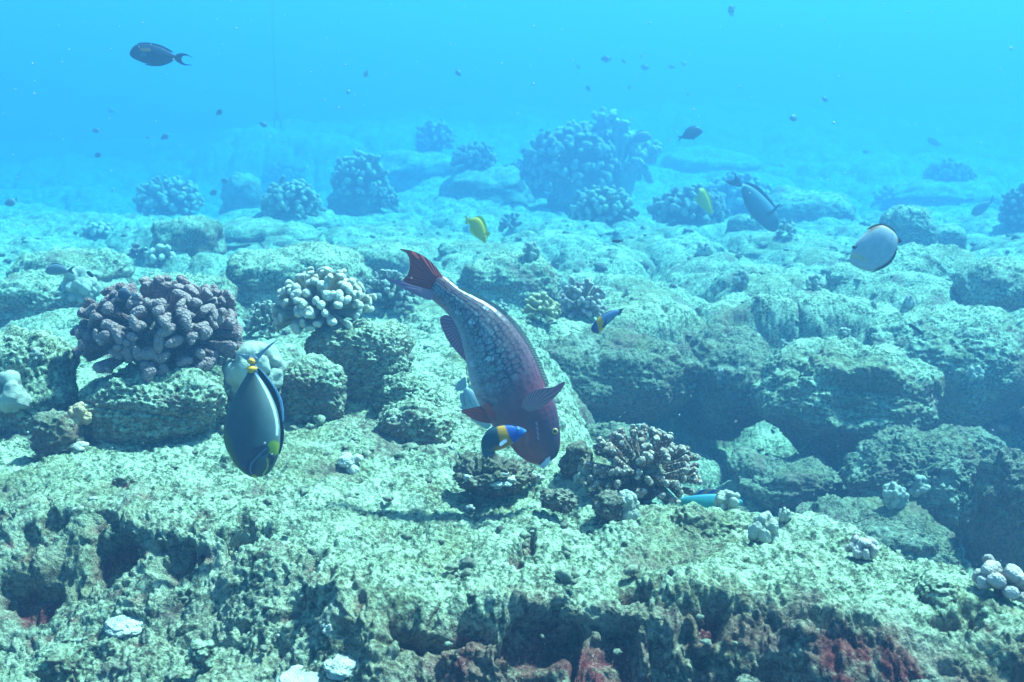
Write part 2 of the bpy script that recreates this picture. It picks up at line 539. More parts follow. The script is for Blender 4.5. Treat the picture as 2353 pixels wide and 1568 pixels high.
# foreground pedestal and blocks
PED = B('boulder', 'rough pedestal rock carrying the large brown coral head', 140, 498, 838, 998, D=1.98, p=3.0, seed=10, lvl=7, dep=0.8, under=.05)
B('boulder', 'squared block of rock with a dark front beside the pale lobed coral', 636, 786, 806, 936, D=2.12, p=4, seed=11, lvl=6, under=0)
CB = B('boulder', 'broken two-stepped rock under the cream coral', 700, 925, 742, 928, D=2.28, under=0, p=3.6, seed=12, lvl=7, lump=.16, dep=.75)
B('boulder', 'small rough block at the right end of the broken stepped rock', 858, 990, 832, 915, D=2.2, p=3.2, seed=13, lvl=6, lump=.16)
B('boulder', 'low lumpy rock mound left of the parrotfish belly', 868, 1020, 895, 985, D=2.0, p=2.2, seed=14, lvl=6, lump=.16)
B('boulder', 'boulder at the left edge behind the smooth pale coral lump', -90, 130, 748, 975, D=2.05, p=2.6, seed=15, lvl=6)
B('boulder', 'dark hollowed rock between the left edge coral and the pedestal rock', 60, 150, 885, 990, D=1.9, p=2.6, seed=16, lvl=5, mat=M_DARK)
B('boulder', 'dark rock behind the pale lobed coral and the grey black-striped fish', 500, 660, 800, 945, D=2.1, p=2.8, seed=17, lvl=6, mat=M_DARK)
# the wall across the gully
B('boulder', 'undercut boulder with a dark blue shaded face under the yellowish coral', 1200, 1632, 696, 905, D=3.05, p=2.5, seed=20, mat=M_SHADED, lvl=7, under=.40, dep=.9, tilt=0.0)
B('boulder', 'narrow boulder squeezed between the undercut boulder and the biggest boulder', 1585, 1822, 694, 925, D=3.25, p=2.5, seed=21, mat=M_SHADED, lvl=6, under=.36, dep=1.2)
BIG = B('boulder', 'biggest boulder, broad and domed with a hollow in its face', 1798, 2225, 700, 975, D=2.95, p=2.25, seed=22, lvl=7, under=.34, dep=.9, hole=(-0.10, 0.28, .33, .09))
B('boulder', 'leaning slab with a straight crack behind the biggest boulder', 2060, 2440, 655, 905, D=3.4, p=2.4, seed=23, lvl=7, under=.1, dep=1.0, tilt=.15)
B('boulder', 'wide low slab between the white disc fish and the leaning slab', 1990, 2300, 575, 720, D=4.3, p=2.8, seed=24, lvl=6)
B('boulder', 'rounded slab at the right edge above the brown lobed coral', 2240, 2460, 600, 800, D=3.9, p=2.8, seed=25, lvl=6)
B('boulder', 'dark round boulder behind the white disc fish', 2042, 2165, 466, 580, p=2.3, seed=26, lvl=6)
B('boulder', 'small boulder leaning on the dark round boulder', 2145, 2228, 500, 580, p=2.3, seed=27, lvl=5)
B('boulder', 'low block under the white disc fish', 1915, 2075, 612, 695, D=4.2, p=3, seed=28, lvl=5)
# inside the gully
B('boulder', 'knobbly boulder in the gully beside the parrotfish head', 1322, 1500, 855, 1010, D=2.55, p=2.4, seed=30, mat=M_SHADED, lvl=6, lump=.15)
B('boulder', 'sunlit sloping rock on the gully floor under the biggest boulder', 2010, 2330, 955, 1215, D=2.6, p=2.3, seed=31, mat=M_SHADED, lvl=7, lump=.14)
B('boulder', 'rough ridge of rock in the gully carrying two white coral lumps', 1800, 2290, 1105, 1320, D=2.2, p=2.4, seed=32, mat=M_SHADED, lvl=7, lump=.18, dep=.8)
B('boulder', 'small rock on the gully floor right of the speckled finger coral', 1590, 1760, 1040, 1130, D=2.45, p=2.4, seed=33, mat=M_SHADED, lvl=6, lump=.2)
B('boulder', 'knobbly low rock on the gully floor below the narrow boulder', 1720, 1990, 1010, 1090, D=2.8, p=2.4, seed=34, mat=M_SHADED, lvl=6, lump=.2)
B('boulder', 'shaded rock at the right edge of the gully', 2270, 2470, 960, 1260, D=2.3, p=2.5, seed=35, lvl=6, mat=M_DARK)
B('boulder', 'grey rock at the right edge behind the blunt finger coral', 2262, 2400, 1282, 1375, D=1.75, p=2.5, seed=36, mat=M_SHADED, lvl=6, lump=.2)
B('boulder', 'rubbly rock under the greyish white coral cluster at right', 2165, 2345, 838, 965, D=2.8, mat=M_SHADED, p=2.4, seed=37, lvl=6, lump=.2)
# rocks on the rim of the ledge
R_ = dict(cat='rock', group='loose rocks on the ledge')
B('rock', 'low dark-sided rock on the ledge rim below the speckled finger coral', 1500, 1650, 1142, 1208, D=1.66, p=2.4, seed=40, lvl=6, **R_)
B('rock', 'rough rock topped by a white coral crust on the ledge rim', 1632, 1768, 1122, 1195, D=1.64, p=2.3, seed=41, lvl=6, lump=.2, **R_)
B('rock', 'rubbly grey rock on the ledge just below the rim rocks', 1560, 1720, 1182, 1245, D=1.55, p=2.2, seed=42, lvl=6, lump=.2, **R_)
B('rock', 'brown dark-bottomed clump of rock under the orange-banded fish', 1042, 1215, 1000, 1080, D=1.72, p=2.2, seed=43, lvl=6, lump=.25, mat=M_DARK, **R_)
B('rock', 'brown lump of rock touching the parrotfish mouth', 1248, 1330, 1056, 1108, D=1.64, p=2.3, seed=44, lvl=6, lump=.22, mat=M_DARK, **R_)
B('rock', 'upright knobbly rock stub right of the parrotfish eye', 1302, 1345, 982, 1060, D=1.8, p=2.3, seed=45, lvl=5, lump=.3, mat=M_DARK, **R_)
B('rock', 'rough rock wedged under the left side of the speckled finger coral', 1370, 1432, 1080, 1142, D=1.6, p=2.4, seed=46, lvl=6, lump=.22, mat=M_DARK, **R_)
B('rock', 'grey stub of rock poking up on the right rim of the foreground ledge', 2128, 2200, 1315, 1410, D=1.33, p=2.6, seed=47, lvl=6, lump=.22, **R_)
B('rock', 'small pale knob of rock standing on the lower foreground shelf', 420, 478, 1384, 1436, D=1.33, p=2.2, seed=48, lvl=5, lump=.3, **R_)
B('rock', 'dark stone in the lower shelf gap at the far left of the foreground', 62, 150, 1370, 1440, D=1.34, p=2.3, seed=49, lvl=5, lump=.25, **R_)
B('rock', 'crusted brown knob on the front edge of the foreground ledge', 1690, 1810, 1418, 1500, D=1.18, p=2.3, seed=50, lvl=6, lump=.25, mat=M_DARK, **R_)
B('rock', 'reddish crusted stone at the bottom right on the ledge front', 2085, 2250, 1455, 1545, D=1.13, p=2.3, seed=51, lvl=6, lump=.25, mat=M_DARK, **R_)
# far boulders
G2 = dict(group='far boulders fading into the blue')
B('boulder', 'long pale slab far behind the parrotfish tail', 830, 1100, 342, 440, D=9.6, p=2.6, seed=60, lvl=5, dep=.8, **G2)
B('boulder', 'dark-fronted ridge boulder left of the big antler coral', 1010, 1215, 388, 478, D=8.0, p=2.6, seed=61, lvl=5, **G2)
B('boulder', 'bare sunlit boulder under the big antler coral', 1272, 1400, 350, 470, D=7.6, p=2.4, seed=62, lvl=6, lump=.15, **G2)
B('boulder', 'dark boulder under the far rounded coral left of centre', 745, 870, 425, 500, D=7.2, p=2.6, seed=63, lvl=5, **G2)
B('boulder', 'blocky dark boulder at the edge of the blue drop-off', 500, 600, 372, 490, D=8.2, p=3.2, seed=64, lvl=5, **G2)
B('boulder', 'sloping boulder under the knobbly coral nearest the blue drop-off', 545, 760, 480, 560, D=6.4, p=2.6, seed=65, lvl=5, **G2)
B('boulder', 'sunlit rock below the large dark unicornfish', 1678, 1760, 484, 545, D=6.0, p=2.4, seed=66, lvl=5, **G2)
B('boulder', 'wide flat slab with pale top right of the large unicornfish', 1770, 1985, 440, 540, D=6.6, p=3.0, seed=67, lvl=6, **G2)
B('boulder', 'far low ridge at the upper right behind the flat slabs', 2080, 2330, 385, 455, D=9.0, p=2.6, seed=68, lvl=5, **G2)
B('boulder', 'hazy mound right of the big antler coral', 1530, 1780, 330, 410, D=12, p=2.4, seed=71, lvl=5, **G2)

# ------------------------------------------------------------------ corals
def coral_material(name, body, tip, dots=0.0, dscale=260, rough=0.85, bump=.003):
    m, nt, bs = nodes(name)
    geo = nd(nt, 'ShaderNodeNewGeometry')
    at_ = nd(nt, 'ShaderNodeAttribute', attribute_name='tip')
    n = nd(nt, 'ShaderNodeTexNoise', i_Scale=22.0, i_Detail=4.0)
    nt.links.new(geo.outputs['Position'], n.inputs['Vector'])
    n2 = nd(nt, 'ShaderNodeTexNoise', i_Scale=420.0, i_Detail=2.0)
    nt.links.new(geo.outputs['Position'], n2.inputs['Vector'])
    v = nd(nt, 'ShaderNodeTexVoronoi', i_Scale=float(dscale))
    nt.links.new(geo.outputs['Position'], v.inputs['Vector'])
    dk = tuple(q * 0.72 for q in body)
    c = mix(nt, ramp(nt, n.outputs['Fac'], [(.38, (0, 0, 0)), (.62, (1, 1, 1))]).outputs[0], dk, body)
    c = mix(nt, at_.outputs['Fac'], c, tip)
    if dots > 0:
        d = ramp(nt, v.outputs['Distance'], [(0.22, (1, 1, 1)), (0.42, (0, 0, 0))]).outputs[0]
        c = mix(nt, math_(nt, 'MULTIPLY', d, dots), c, (0.8, 0.76, 0.66))
    nt.links.new(c, bs.inputs['Base Color'])
    bs.inputs['Roughness'].default_value = rough
    bs.inputs['Specular IOR Level'].default_value = 0.15
    b = nd(nt, 'ShaderNodeBump', i_Strength=0.7, i_Distance=bump, invert=True)
    nt.links.new(v.outputs['Distance'], b.inputs['Height'])
    b2 = nd(nt, 'ShaderNodeBump', i_Strength=0.35, i_Distance=0.002)
    nt.links.new(n2.outputs['Fac'], b2.inputs['Height'])
    nt.links.new(b.outputs[0], b2.inputs['Normal'])
    nt.links.new(b2.outputs[0], bs.inputs['Normal'])
    return m

MC = {
    'brown': coral_material('brown_coral', (0.235, 0.125, 0.125), (0.33, 0.20, 0.185), .2, 170, bump=.005),
    'cream': coral_material('cream_coral', (0.48, 0.44, 0.32), (0.66, 0.62, 0.50), .2, 300),
    'speckled': coral_material('speckled_coral', (0.20, 0.125, 0.085), (0.31, 0.235, 0.175), .75, 175),
    'olive': coral_material('olive_coral', (0.42, 0.36, 0.16), (0.55, 0.50, 0.28), .2, 280),
    'rose': coral_material('rose_grey_coral', (0.40, 0.31, 0.27), (0.52, 0.44, 0.39), .2, 280),
    'grey': coral_material('grey_green_coral', (0.26, 0.27, 0.19), (0.42, 0.43, 0.33), .2, 160),
    'dusk': coral_material('dusky_coral', (0.20, 0.19, 0.15), (0.36, 0.36, 0.29), .2, 140),
    'pale': coral_material('pale_smooth_coral', (0.38, 0.40, 0.31), (0.50, 0.51, 0.41), 0, 520),
    'white': coral_material('white_coral', (0.46, 0.45, 0.38), (0.56, 0.55, 0.47), 0, 340),
    'sponge': coral_material('orange_sponge', (0.48, 0.30, 0.16), (0.55, 0.38, 0.22), 0, 220),
}

def branch_set(P0, P1, rad, flat, K=9, S=10, seed=0, club=1.0, disp=0.12, bend=0.12):
    """many rounded finger branches at once; returns vertices, quads, tip attribute"""
    rng = np.random.default_rng(seed)
    N = len(P0)
    t = np.array([0, .25, .45, .62, .76, .87, .94, .985, 1.0])
    pr = np.array([.55, .58, .66, .82, .98, 1.0, .82, .46, .06])
    pr = pr * np.where(t > .5, 1, 1) * (1 + (club - 1) * sstep(.4, .85, t))
    d = P1 - P0
    L = np.linalg.norm(d, axis=1)
    d = d / L[:, None]
    ref = rng.normal(size=(N, 3))
    u = np.cross(d, ref)
    u /= np.linalg.norm(u, axis=1)[:, None]
    v = np.cross(d, u)
    # hemispherical end whatever the length
    tt = np.tile(t, (N, 1))
    endl = np.minimum(rad * 1.5 / L, .6)
    tt = np.where(t > .7, 1 - (1 - t) / .3 * endl[:, None], t / .7 * (1 - endl[:, None]))
    bd = rng.normal(size=(N, 3)) * bend
    C = P0[:, None, :] + d[:, None, :] * (L[:, None] * tt)[..., None] + (np.sin(tt * math.pi)[..., None] * bd[:, None, :]) * L[:, None, None] * .5
    th = np.linspace(0, 2 * math.pi, S, endpoint=False)
    r = rad[:, None] * pr[None]
    V = C[:, :, None, :] + (np.cos(th)[None, None, :, None] * u[:, None, None, :] * (r * flat[:, None])[..., None, None]
                            + np.sin(th)[None, None, :, None] * v[:, None, None, :] * r[..., None, None])
    rm = float(rad.mean())
    Q = V.reshape(-1, 3)
    f = 0.55 / rm
    nn = np.stack([vnoise(Q[:, 0] * f + 31 * a, Q[:, 1] * f, Q[:, 2] * f, seed + a) for a in range(3)], 1)
    f2 = 1.5 / rm
    nn += 0.45 * np.stack([vnoise(Q[:, 0] * f2 + 31 * a, Q[:, 1] * f2, Q[:, 2] * f2, seed + 7 + a) for a in range(3)], 1)
    Q = Q + nn * rm * disp * 2
    K = len(t)
    base = (np.arange(N) * K * S)[:, None, None]
    k = np.arange(K - 1)[None, :, None] * S
    s = np.arange(S)[None, None, :]
    s2 = (s + 1) % S
    F = np.stack([base + k + s, base + k + s2, base + k + S + s2, base + k + S + s], -1).reshape(-1, 4)
    cap = (np.arange(N) * K * S)[:, None] + (K - 1) * S + np.arange(S)[None]
    tip = np.repeat(np.tile(sstep(.80, 1.0, t), (N, 1))[:, :, None], S, 2).reshape(-1)
    return Q, F, tip

def fib(n):
    i = np.arange(n) + .5
    ph = np.arccos(1 - 2 * i / n)
    th = math.pi * (1 + 5 ** .5) * i
    return np.stack([np.cos(th) * np.sin(ph), np.sin(th) * np.sin(ph), np.cos(ph)], 1)

def branching(label, x0, x1, y0, y1, n, tip, mat, D=None, seed=0, name='branching_coral', group='branching corals', low=-0.30, flat=(1.0, 1.5), inner=.35, club=1.0, dep=.9, twin=.45, lift=0.0, disp=.12, bend=.12, cat='coral', up=0.0):
    """rounded head of finger branches fitted to a photo box"""
    P, D = seat_rock(x0, x1, y0, y1, D)
    rng = np.random.default_rng(seed + 500)
    W = (x1 - x0) * D / FPX
    H = (y1 - y0) * D / FPX
    dirs = fib(int(n * 2 / (1 - low)))
    dirs = dirs + rng.normal(size=dirs.shape) * .16
    dirs /= np.linalg.norm(dirs, axis=1)[:, None]
    dirs = dirs[dirs[:, 2] > low]
    zc = H * 0.30
    ax = np.array([W / 2, W / 2 * dep, H - zc])
    lowz = dirs[:, 2] < 0
    R1 = dirs * ax * (1 + rng.normal(size=(len(dirs), 1)) * .055)
    R1[:, 2] += up * .2 * H * (dirs[:, 2] < .75) * (dirs[:, 2] > 0) * .5
    R1[lowz, 2] = dirs[lowz, 2] * zc / abs(low) * .85
    R0 = R1 * inner * rng.uniform(.8, 1.1, (len(dirs), 1))
    rad = tip * W / 2 * rng.uniform(.8, 1.2, len(dirs))
    fl = rng.uniform(flat[0], flat[1], len(dirs))
    k = rng.random(len(dirs)) < twin
    off = rng.normal(size=(k.sum(), 3))
    T1 = R1[k] + off / np.linalg.norm(off, axis=1)[:, None] * rad[k][:, None] * 1.45
    T0 = R0[k] + (R1[k] - R0[k]) * .55
    P0 = np.concatenate([R0, T0])
    P1 = np.concatenate([R1, T1])
    rr = np.concatenate([rad, rad[k] * .85])
    ff = np.concatenate([fl, np.ones(k.sum())])
    S = 12 if (x1 - x0) > 120 else 8
    Q, F, tp = branch_set(P0, P1, rr, ff, S=S, seed=seed, club=club, disp=disp, bend=bend)
    c = np.array([P[0], P[1] + W * dep * .25, P[2] + zc * .80 + lift * H])
    o = mesh_np(name, Q, F, MC[mat], attrs={'tip': tp})
    o.location = c
    tag(o, label, cat, group)
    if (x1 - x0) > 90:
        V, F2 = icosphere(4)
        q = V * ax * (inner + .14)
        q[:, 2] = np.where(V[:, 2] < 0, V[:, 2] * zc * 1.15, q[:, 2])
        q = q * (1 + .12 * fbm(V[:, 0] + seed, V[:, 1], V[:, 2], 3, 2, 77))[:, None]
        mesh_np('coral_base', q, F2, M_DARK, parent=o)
    return o

def lobed(label, x0, x1, y0, y1, n, mat, D=None, seed=0, w=.42, amp=.45, name='lobed_coral', group='lobed corals', lvl=5, dep=.85, sink=.3, flatten=1.0, cat='coral', wr=0.0):
    """smooth colony of rounded knobs fitted to a photo box"""
    P, D = seat_rock(x0, x1, y0, y1, D)
    rng = np.random.default_rng(seed + 900)
    W = (x1 - x0) * D / FPX
    H = (y1 - y0) * D / FPX * flatten
    V, F = icosphere(lvl)
    dirs = fib(n)[:, :]
    dirs = dirs + rng.normal(size=dirs.shape) * .28
    dirs /= np.linalg.norm(dirs, axis=1)[:, None]
    r = np.full(len(V), 1 - amp)
    rc = np.zeros(len(V))
    for i in range(n):
        ang = np.arccos(np.clip(V @ dirs[i], -1, 1))
        ww = w * rng.uniform(.75, 1.25)
        b = np.clip(1 - (ang / ww) ** 2, 0, 1) ** .38
        h = (1 - amp) + amp * b * rng.uniform(.7, 1.0)
        r = np.maximum(r, h)
        rc = np.maximum(rc, b)
    r = r * (1 + .13 * fbm(V[:, 0] + seed * 1.7, V[:, 1], V[:, 2], 1.9, 3, 33) + wr * vnoise(V[:, 0] * 16, V[:, 1] * 16, V[:, 2] * 16 + seed, 36))
    hz = H * (1 + sink) / 2
    q = V * r[:, None] * np.array([W / 2, W / 2 * dep, hz])
    o = mesh_np(name, q, F, MC[mat], attrs={'tip': rc * sstep(-.2, .6, r)})
    o.location = (P[0], P[1] + W * dep * .22, P[2] + H - hz - .03 * H)
    tag(o, label, cat, group)
    return o

bpy.context.view_layer.update()
DG = bpy.context.evaluated_depsgraph_get()

def seat_rock(x0, x1, y0, y1, D=None):
    """where a coral grows: the rock actually seen at the foot of its photo box"""
    px = (x0 + x1) / 2
    want = far(D) if D is not None else None
    best = None
    for k in range(0, 14):
        py = y1 - .10 * (y1 - y0) + k * 4
        r = ray(px, py)
        ok, loc, *_ = SC.ray_cast(DG, Vector((0, 0, 0)), Vector(r).normalized())
        if not ok:
            continue
        d = loc.y * cp - loc.z * sp_
        if want is None or abs(d / want - 1) < .22:
            q = np.array(loc)
            return q, d
        if best is None or abs(d / want - 1) < abs(best[1] / want - 1):
            best = (np.array(loc), d)
    return best

BR, LB = branching, lobed
# the big heads
BR('large brown coral head of thick blunt branches on the pedestal rock', 157, 535, 662, 858, 190, .050, 'brown', D=1.95, seed=1, flat=(1.1, 2.2), club=1.15, twin=.3, inner=.42, up=.3, bend=.07, low=-.28, name='brown_coral_head', group='big coral heads', disp=.11)
BR('cream white coral head of stubby fingers on the broken stepped rock', 622, 845, 628, 768, 140, .075, 'cream', D=2.25, seed=2, club=1.1, low=-.25, name='cream_coral_head', group='big coral heads')
BR('brown coral with white-speckled fingers at the gully rim right of the parrotfish head', 1352, 1614, 988, 1152, 125, .060, 'speckled', D=1.72, seed=3, low=-.22, club=1.0, inner=.34, twin=.3, bend=.07, disp=.06, name='speckled_coral_head', group='big coral heads')
BR('brown coral of folded plates cut by the right edge', 2256, 2480, 795, 965, 60, .10, 'brown', D=2.6, seed=4, flat=(1.8, 3.0), club=1.1, name='folded_coral_head', group='big coral heads', disp=.14)
BR('pinkish white stubby coral on top of the undercut boulder', 1283, 1395, 650, 742, 80, .095, 'rose', D=2.95, seed=5, group='corals on the undercut boulder')
BR('olive yellow stubby coral on the left end of the undercut boulder', 1201, 1288, 662, 730, 50, .11, 'olive', D=3.0, seed=6, group='corals on the undercut boulder')
BR('small greenish white finger coral right of the parrotfish back', 1131, 1172, 652, 682, 16, .2, 'pale', D=3.2, seed=7, group='small finger corals')
BR('dark rubbly coral clump behind the parrotfish tail', 826, 962, 630, 722, 80, .085, 'dusk', D=3.0, seed=8, disp=.3)
BR('dark broken coral against the left side of the cream coral head', 560, 650, 648, 735, 60, .10, 'dusk', D=2.6, seed=9, disp=.3)
BR('blunt pale finger coral at the bottom right edge', 2246, 2378, 1304, 1386, 13, .24, 'rose', D=1.5, seed=10, low=-.1, inner=.1, twin=.2, group='small finger corals')
BR('little cluster of white rounded fingers on the right ledge rim', 1950, 2021, 1237, 1290, 11, .30, 'rose', D=1.5, seed=11, low=0, inner=.2, twin=.2, group='small finger corals')
BR('white finger coral clump on the pale boulder at left', 326, 403, 563, 618, 26, .18, 'cream', seed=12, group='small finger corals')
BR('small pinkish finger coral left of the white finger clump', 294, 328, 562, 592, 16, .2, 'brown', seed=13, group='small finger corals')
BR('flat white finger coral far left on a boulder top', 186, 250, 515, 548, 16, .2, 'cream', seed=14, group='small finger corals', low=0)
# middle and far heads
FG = dict(group='far coral heads')
BR('rounded knobbly coral head on sand-coloured rock left of the yellow fish pair', 1308, 1465, 434, 520, 120, .082, 'grey', D=6.4, seed=20, **FG)
BR('round coral head left of centre on a dark boulder', 755, 890, 355, 455, 110, .085, 'grey', D=7.3, seed=21, **FG)
BR('knobbly coral head on the boulder left of centre', 597, 732, 418, 502, 110, .085, 'grey', D=6.6, seed=22, **FG)
BR('spreading coral mound at the left beside the blue drop-off', 300, 455, 402, 490, 110, .085, 'grey', D=7.4, seed=23, **FG)
BR('crowded dark coral mound left of the tall antler coral', 1205, 1424, 300, 432, 150, .07, 'dusk', D=7.9, seed=24, **FG)
BR('dark coral skirt at the foot of the antler coral boulder', 1150, 1300, 368, 455, 110, .075, 'dusk', D=7.5, seed=25, **FG)
BR('small round coral right of the antler coral boulder', 1393, 1434, 383, 442, 50, .12, 'grey', D=7.4, seed=26, **FG)
BR('broad coral head behind the large dark unicornfish', 1610, 1790, 404, 495, 120, .08, 'grey', D=6.6, seed=27, **FG)
BR('dark rubbly coral under the right-hand yellow fish', 1500, 1680, 438, 520, 130, .075, 'dusk', D=6.1, seed=28, disp=.25, **FG)
BR('faint round coral head behind the long pale slab', 952, 1046, 277, 348, 90, .09, 'grey', D=11, seed=29, **FG)
BR('faint dark coral mound right of the long pale slab', 1034, 1145, 326, 390, 90, .09, 'dusk', D=9.5, seed=30, **FG)
BR('small pale far coral left of centre', 592, 645, 372, 408, 40, .13, 'pale', D=8.6, seed=31, **FG)
BR('faint dark coral patch behind the small pale far coral', 598, 700, 325, 375, 70, .1, 'dusk', D=10.5, seed=32, **FG)
BR('low coral head on the far right ridge', 2130, 2250, 374, 422, 90, .085, 'dusk', D=8.8, seed=33, **FG)
BR('small pale branching coral right of the large unicornfish', 2007, 2068, 393, 435, 22, .15, 'pale', D=7.5, seed=34, inner=.15, **FG)
BR('dark coral head cut by the right edge in the middle distance', 2308, 2420, 424, 540, 100, .085, 'dusk', D=6.0, seed=35, **FG)
BR('dark coral tuft between the round coral head and the parrotfish tail', 846, 915, 432, 494, 60, .11, 'dusk', D=6.7, seed=36, **FG)
BR('dark stub of coral with white knobs below the large unicornfish', 1786, 1832, 506, 552, 18, .2, 'grey', D=5.2, seed=37, **FG)
BR('dark low tuft of coral left of the round knobbly coral head', 1145, 1205, 485, 530, 26, .15, 'dusk', D=5.6, seed=38, disp=.3, **FG)

def antler():
    D = far(7.9)
    rng = np.random.default_rng(77)
    base = at(1410, 405, D)
    P0, P1, rr = [], [], []
    m = D / FPX
    def grow(p, d, l, r, n):
        q = p + d * l
        P0.append(p); P1.append(q); rr.append(r)
        if n > 0:
            for k in range(2 if n > 1 else rng.integers(2, 4)):
                e = d + rng.normal(size=3) * .50
                e /= np.linalg.norm(e)
                grow(p + d * l * rng.uniform(.7, .92), e, l * rng.uniform(.42, .6), r * .88, n - 1)
    tips = [(1300, 285), (1330, 280), (1360, 255), (1372, 268), (1395, 270), (1418, 268), (1435, 275), (1452, 295), (1462, 310), (1480, 318), (1495, 335), (1520, 332), (1488, 350), (1470, 372), (1500, 385), (1440, 330), (1400, 300), (1350, 300)]
    for tx, ty in tips:
        tgt = at(tx, ty, D + rng.uniform(-.25, .3))
        st = base + (tgt - base) * .12 + np.array([(tx - 1410) * m * .25, rng.uniform(-.05, .15), 0])
        d = tgt - st
        l = np.linalg.norm(d)
        grow(st, d / l, l * .74, 0.0038 * D * rng.uniform(.95, 1.25), 2)
    for k in range(5):
        f_ = base + np.array([rng.uniform(-.25, .25), rng.uniform(-.1, .3), 0])
        P0.append(np.array([f_[0], f_[1], float(zbase(f_[0], f_[1])) - .1])); P1.append(f_ + np.array([0, 0, .15])); rr.append(.010 * D)
    P0, P1, rr = np.array(P0), np.array(P1), np.array(rr)
    Q, F, tp = branch_set(P0 - base, P1 - base, rr, np.full(len(rr), 1.15), S=9, seed=5, club=1.15, disp=.14, bend=.1)
    o = mesh_np('antler_coral', Q, F, MC['cream'], attrs={'tip': tp})
    o.location = base
    tag(o, 'tall pale antler coral with forked branches, highest coral of the reef', 'coral', 'far coral heads')
antler()

# smooth lobed colonies
LB('rounded pale lobed coral behind the grey black-striped fish', 504, 652, 792, 905, 26, 'pale', D=2.03, seed=1, w=.55, amp=.4)
LB('smooth pale coral lump at the left edge', -50, 82, 852, 958, 11, 'pale', D=1.9, seed=2, w=.6, amp=.42)
LB('knobbly pale coral colony between the left edge boulders', 132, 224, 620, 698, 40, 'pale', seed=3, w=.32, amp=.3)
LB('small pale coral nub on the ground left of the brown coral head', 64, 100, 800, 828, 14, 'pale', seed=4, lvl=4)
LB('cream folded coral on the right part of the ledge rim', 1716, 1797, 1184, 1252, 18, 'pale', D=1.52, seed=5, w=.5, amp=.45)
LB('cream white coral crust on top of the rough rim rock', 1640, 1702, 1114, 1165, 14, 'pale', D=1.62, seed=6, w=.5)
LB('left one of the two white coral lumps on the gully ridge', 2027, 2090, 1112, 1170, 30, 'pale', D=2.1, seed=7, w=.34, amp=.3)
LB('right flatter one of the two white coral lumps on the gully ridge', 2088, 2150, 1097, 1142, 26, 'pale', D=2.15, seed=8, w=.36, amp=.3)
LB('round pale coral ball behind the cream folded coral', 1788, 1819, 1168, 1204, 18, 'pale', D=1.8, seed=9, w=.4, amp=.2)
LB('pale coral lobes draped over the ledge left of the rim rocks', 1405, 1478, 1128, 1196, 12, 'pale', D=1.55, seed=10, w=.55, amp=.45)
LB('bluish pale coral lobes just left of the speckled coral', 1316, 1364, 1068, 1122, 14, 'pale', D=1.62, seed=11, w=.5)
LB('low white knobbly coral on the ledge below the parrotfish mouth', 1094, 1194, 1083, 1118, 24, 'white', seed=12, w=.36, amp=.5)
LB('tiny white coral nub left of the low white knobbly coral', 1062, 1088, 1090, 1106, 9, 'white', seed=13, lvl=4)
LB('small white coral nub between the parrotfish mouth and the ledge edge', 1214, 1255, 1088, 1112, 10, 'white', seed=14, lvl=4)
LB('pair of cream coral lumps on the open ledge left of the orange-banded fish', 756, 842, 1044, 1088, 8, 'white', D=1.62, seed=15, w=.6, amp=.5)
LB('pale coral knobs behind the speckled coral', 1547, 1588, 1000, 1046, 22, 'pale', D=2.0, seed=16, w=.4, amp=.35)
LB('pale lobed coral standing behind the top of the speckled coral', 1462, 1502, 956, 1008, 20, 'pale', D=2.0, seed=17, w=.42, amp=.35)
LB('small cauliflower coral in the gully above the speckled coral', 1456, 1494, 922, 952, 26, 'pale', D=2.5, seed=18, w=.32)
LB('cone-shaped pale coral on the rubble plateau below the yellow fish', 1598, 1642, 554, 592, 16, 'pale', seed=19, w=.45)
LB('dark stump with two white coral patches on the plateau', 1678, 1724, 622, 670, 16, 'dusk', seed=20, w=.45)
LB('pale cone coral at the crack of the right-hand slabs', 1852, 1898, 632, 668, 12, 'pale', seed=21, w=.5)
LB('upright white coral on the slab behind the biggest boulder', 2078, 2104, 678, 716, 10, 'white', D=3.6, seed=22, w=.5)
LB('small round pale coral in the crack left of the upright white coral', 1999, 2020, 690, 710, 8, 'pale', D=3.5, seed=23, lvl=4)
LB('pale coral knobs on top of the biggest boulder', 1924, 1957, 722, 744, 14, 'pale', D=2.98, seed=24, w=.4)
LB('pale coral nub in the joint left of the biggest boulder', 1790, 1814, 728, 748, 9, 'pale', D=3.05, seed=25, lvl=4)
LB('greyish white coral cluster beside the brown folded coral', 2220, 2264, 812, 850, 18, 'pale', D=2.7, seed=26, w=.42)
LB('pale coral patch in the dark face of the narrow boulder', 1640, 1668, 845, 874, 12, 'pale', D=2.85, seed=27, lvl=4)
LB('knobbly pale coral on the slope above the olive coral', 1198, 1242, 554, 600, 30, 'pale', seed=28, w=.33)
LB('short grey coral stub on the plateau edge', 1430, 1448, 660, 682, 6, 'pale', seed=29, lvl=4)
LB('white coral crumb on the broken stepped rock', 889, 912, 774, 796, 10, 'white', D=2.12, seed=30, lvl=4)
LB('white pebble of coral on the ledge left of the parrotfish belly', 896, 914, 956, 972, 8, 'white', D=1.92, seed=31, lvl=4)
LB('orange brown sponge on the lower left of the pedestal rock', 148, 208, 928, 980, 20, 'sponge', D=1.86, seed=32, w=.4, amp=.35, name='sponge', group='sponges', cat='sponge')
LB('white crust of coral, oval, on the lower foreground shelf', 230, 334, 1404, 1462, 16, 'white', D=1.33, seed=33, w=.42, amp=.12, flatten=.5, wr=.05, name='crust_coral', group='white crust corals', dep=1.0)
LB('left one of two big white crust corals at the bottom edge', 628, 752, 1528, 1600, 18, 'white', D=1.19, seed=34, w=.42, amp=.12, flatten=.42, wr=.05, name='crust_coral', group='white crust corals', dep=1.1)
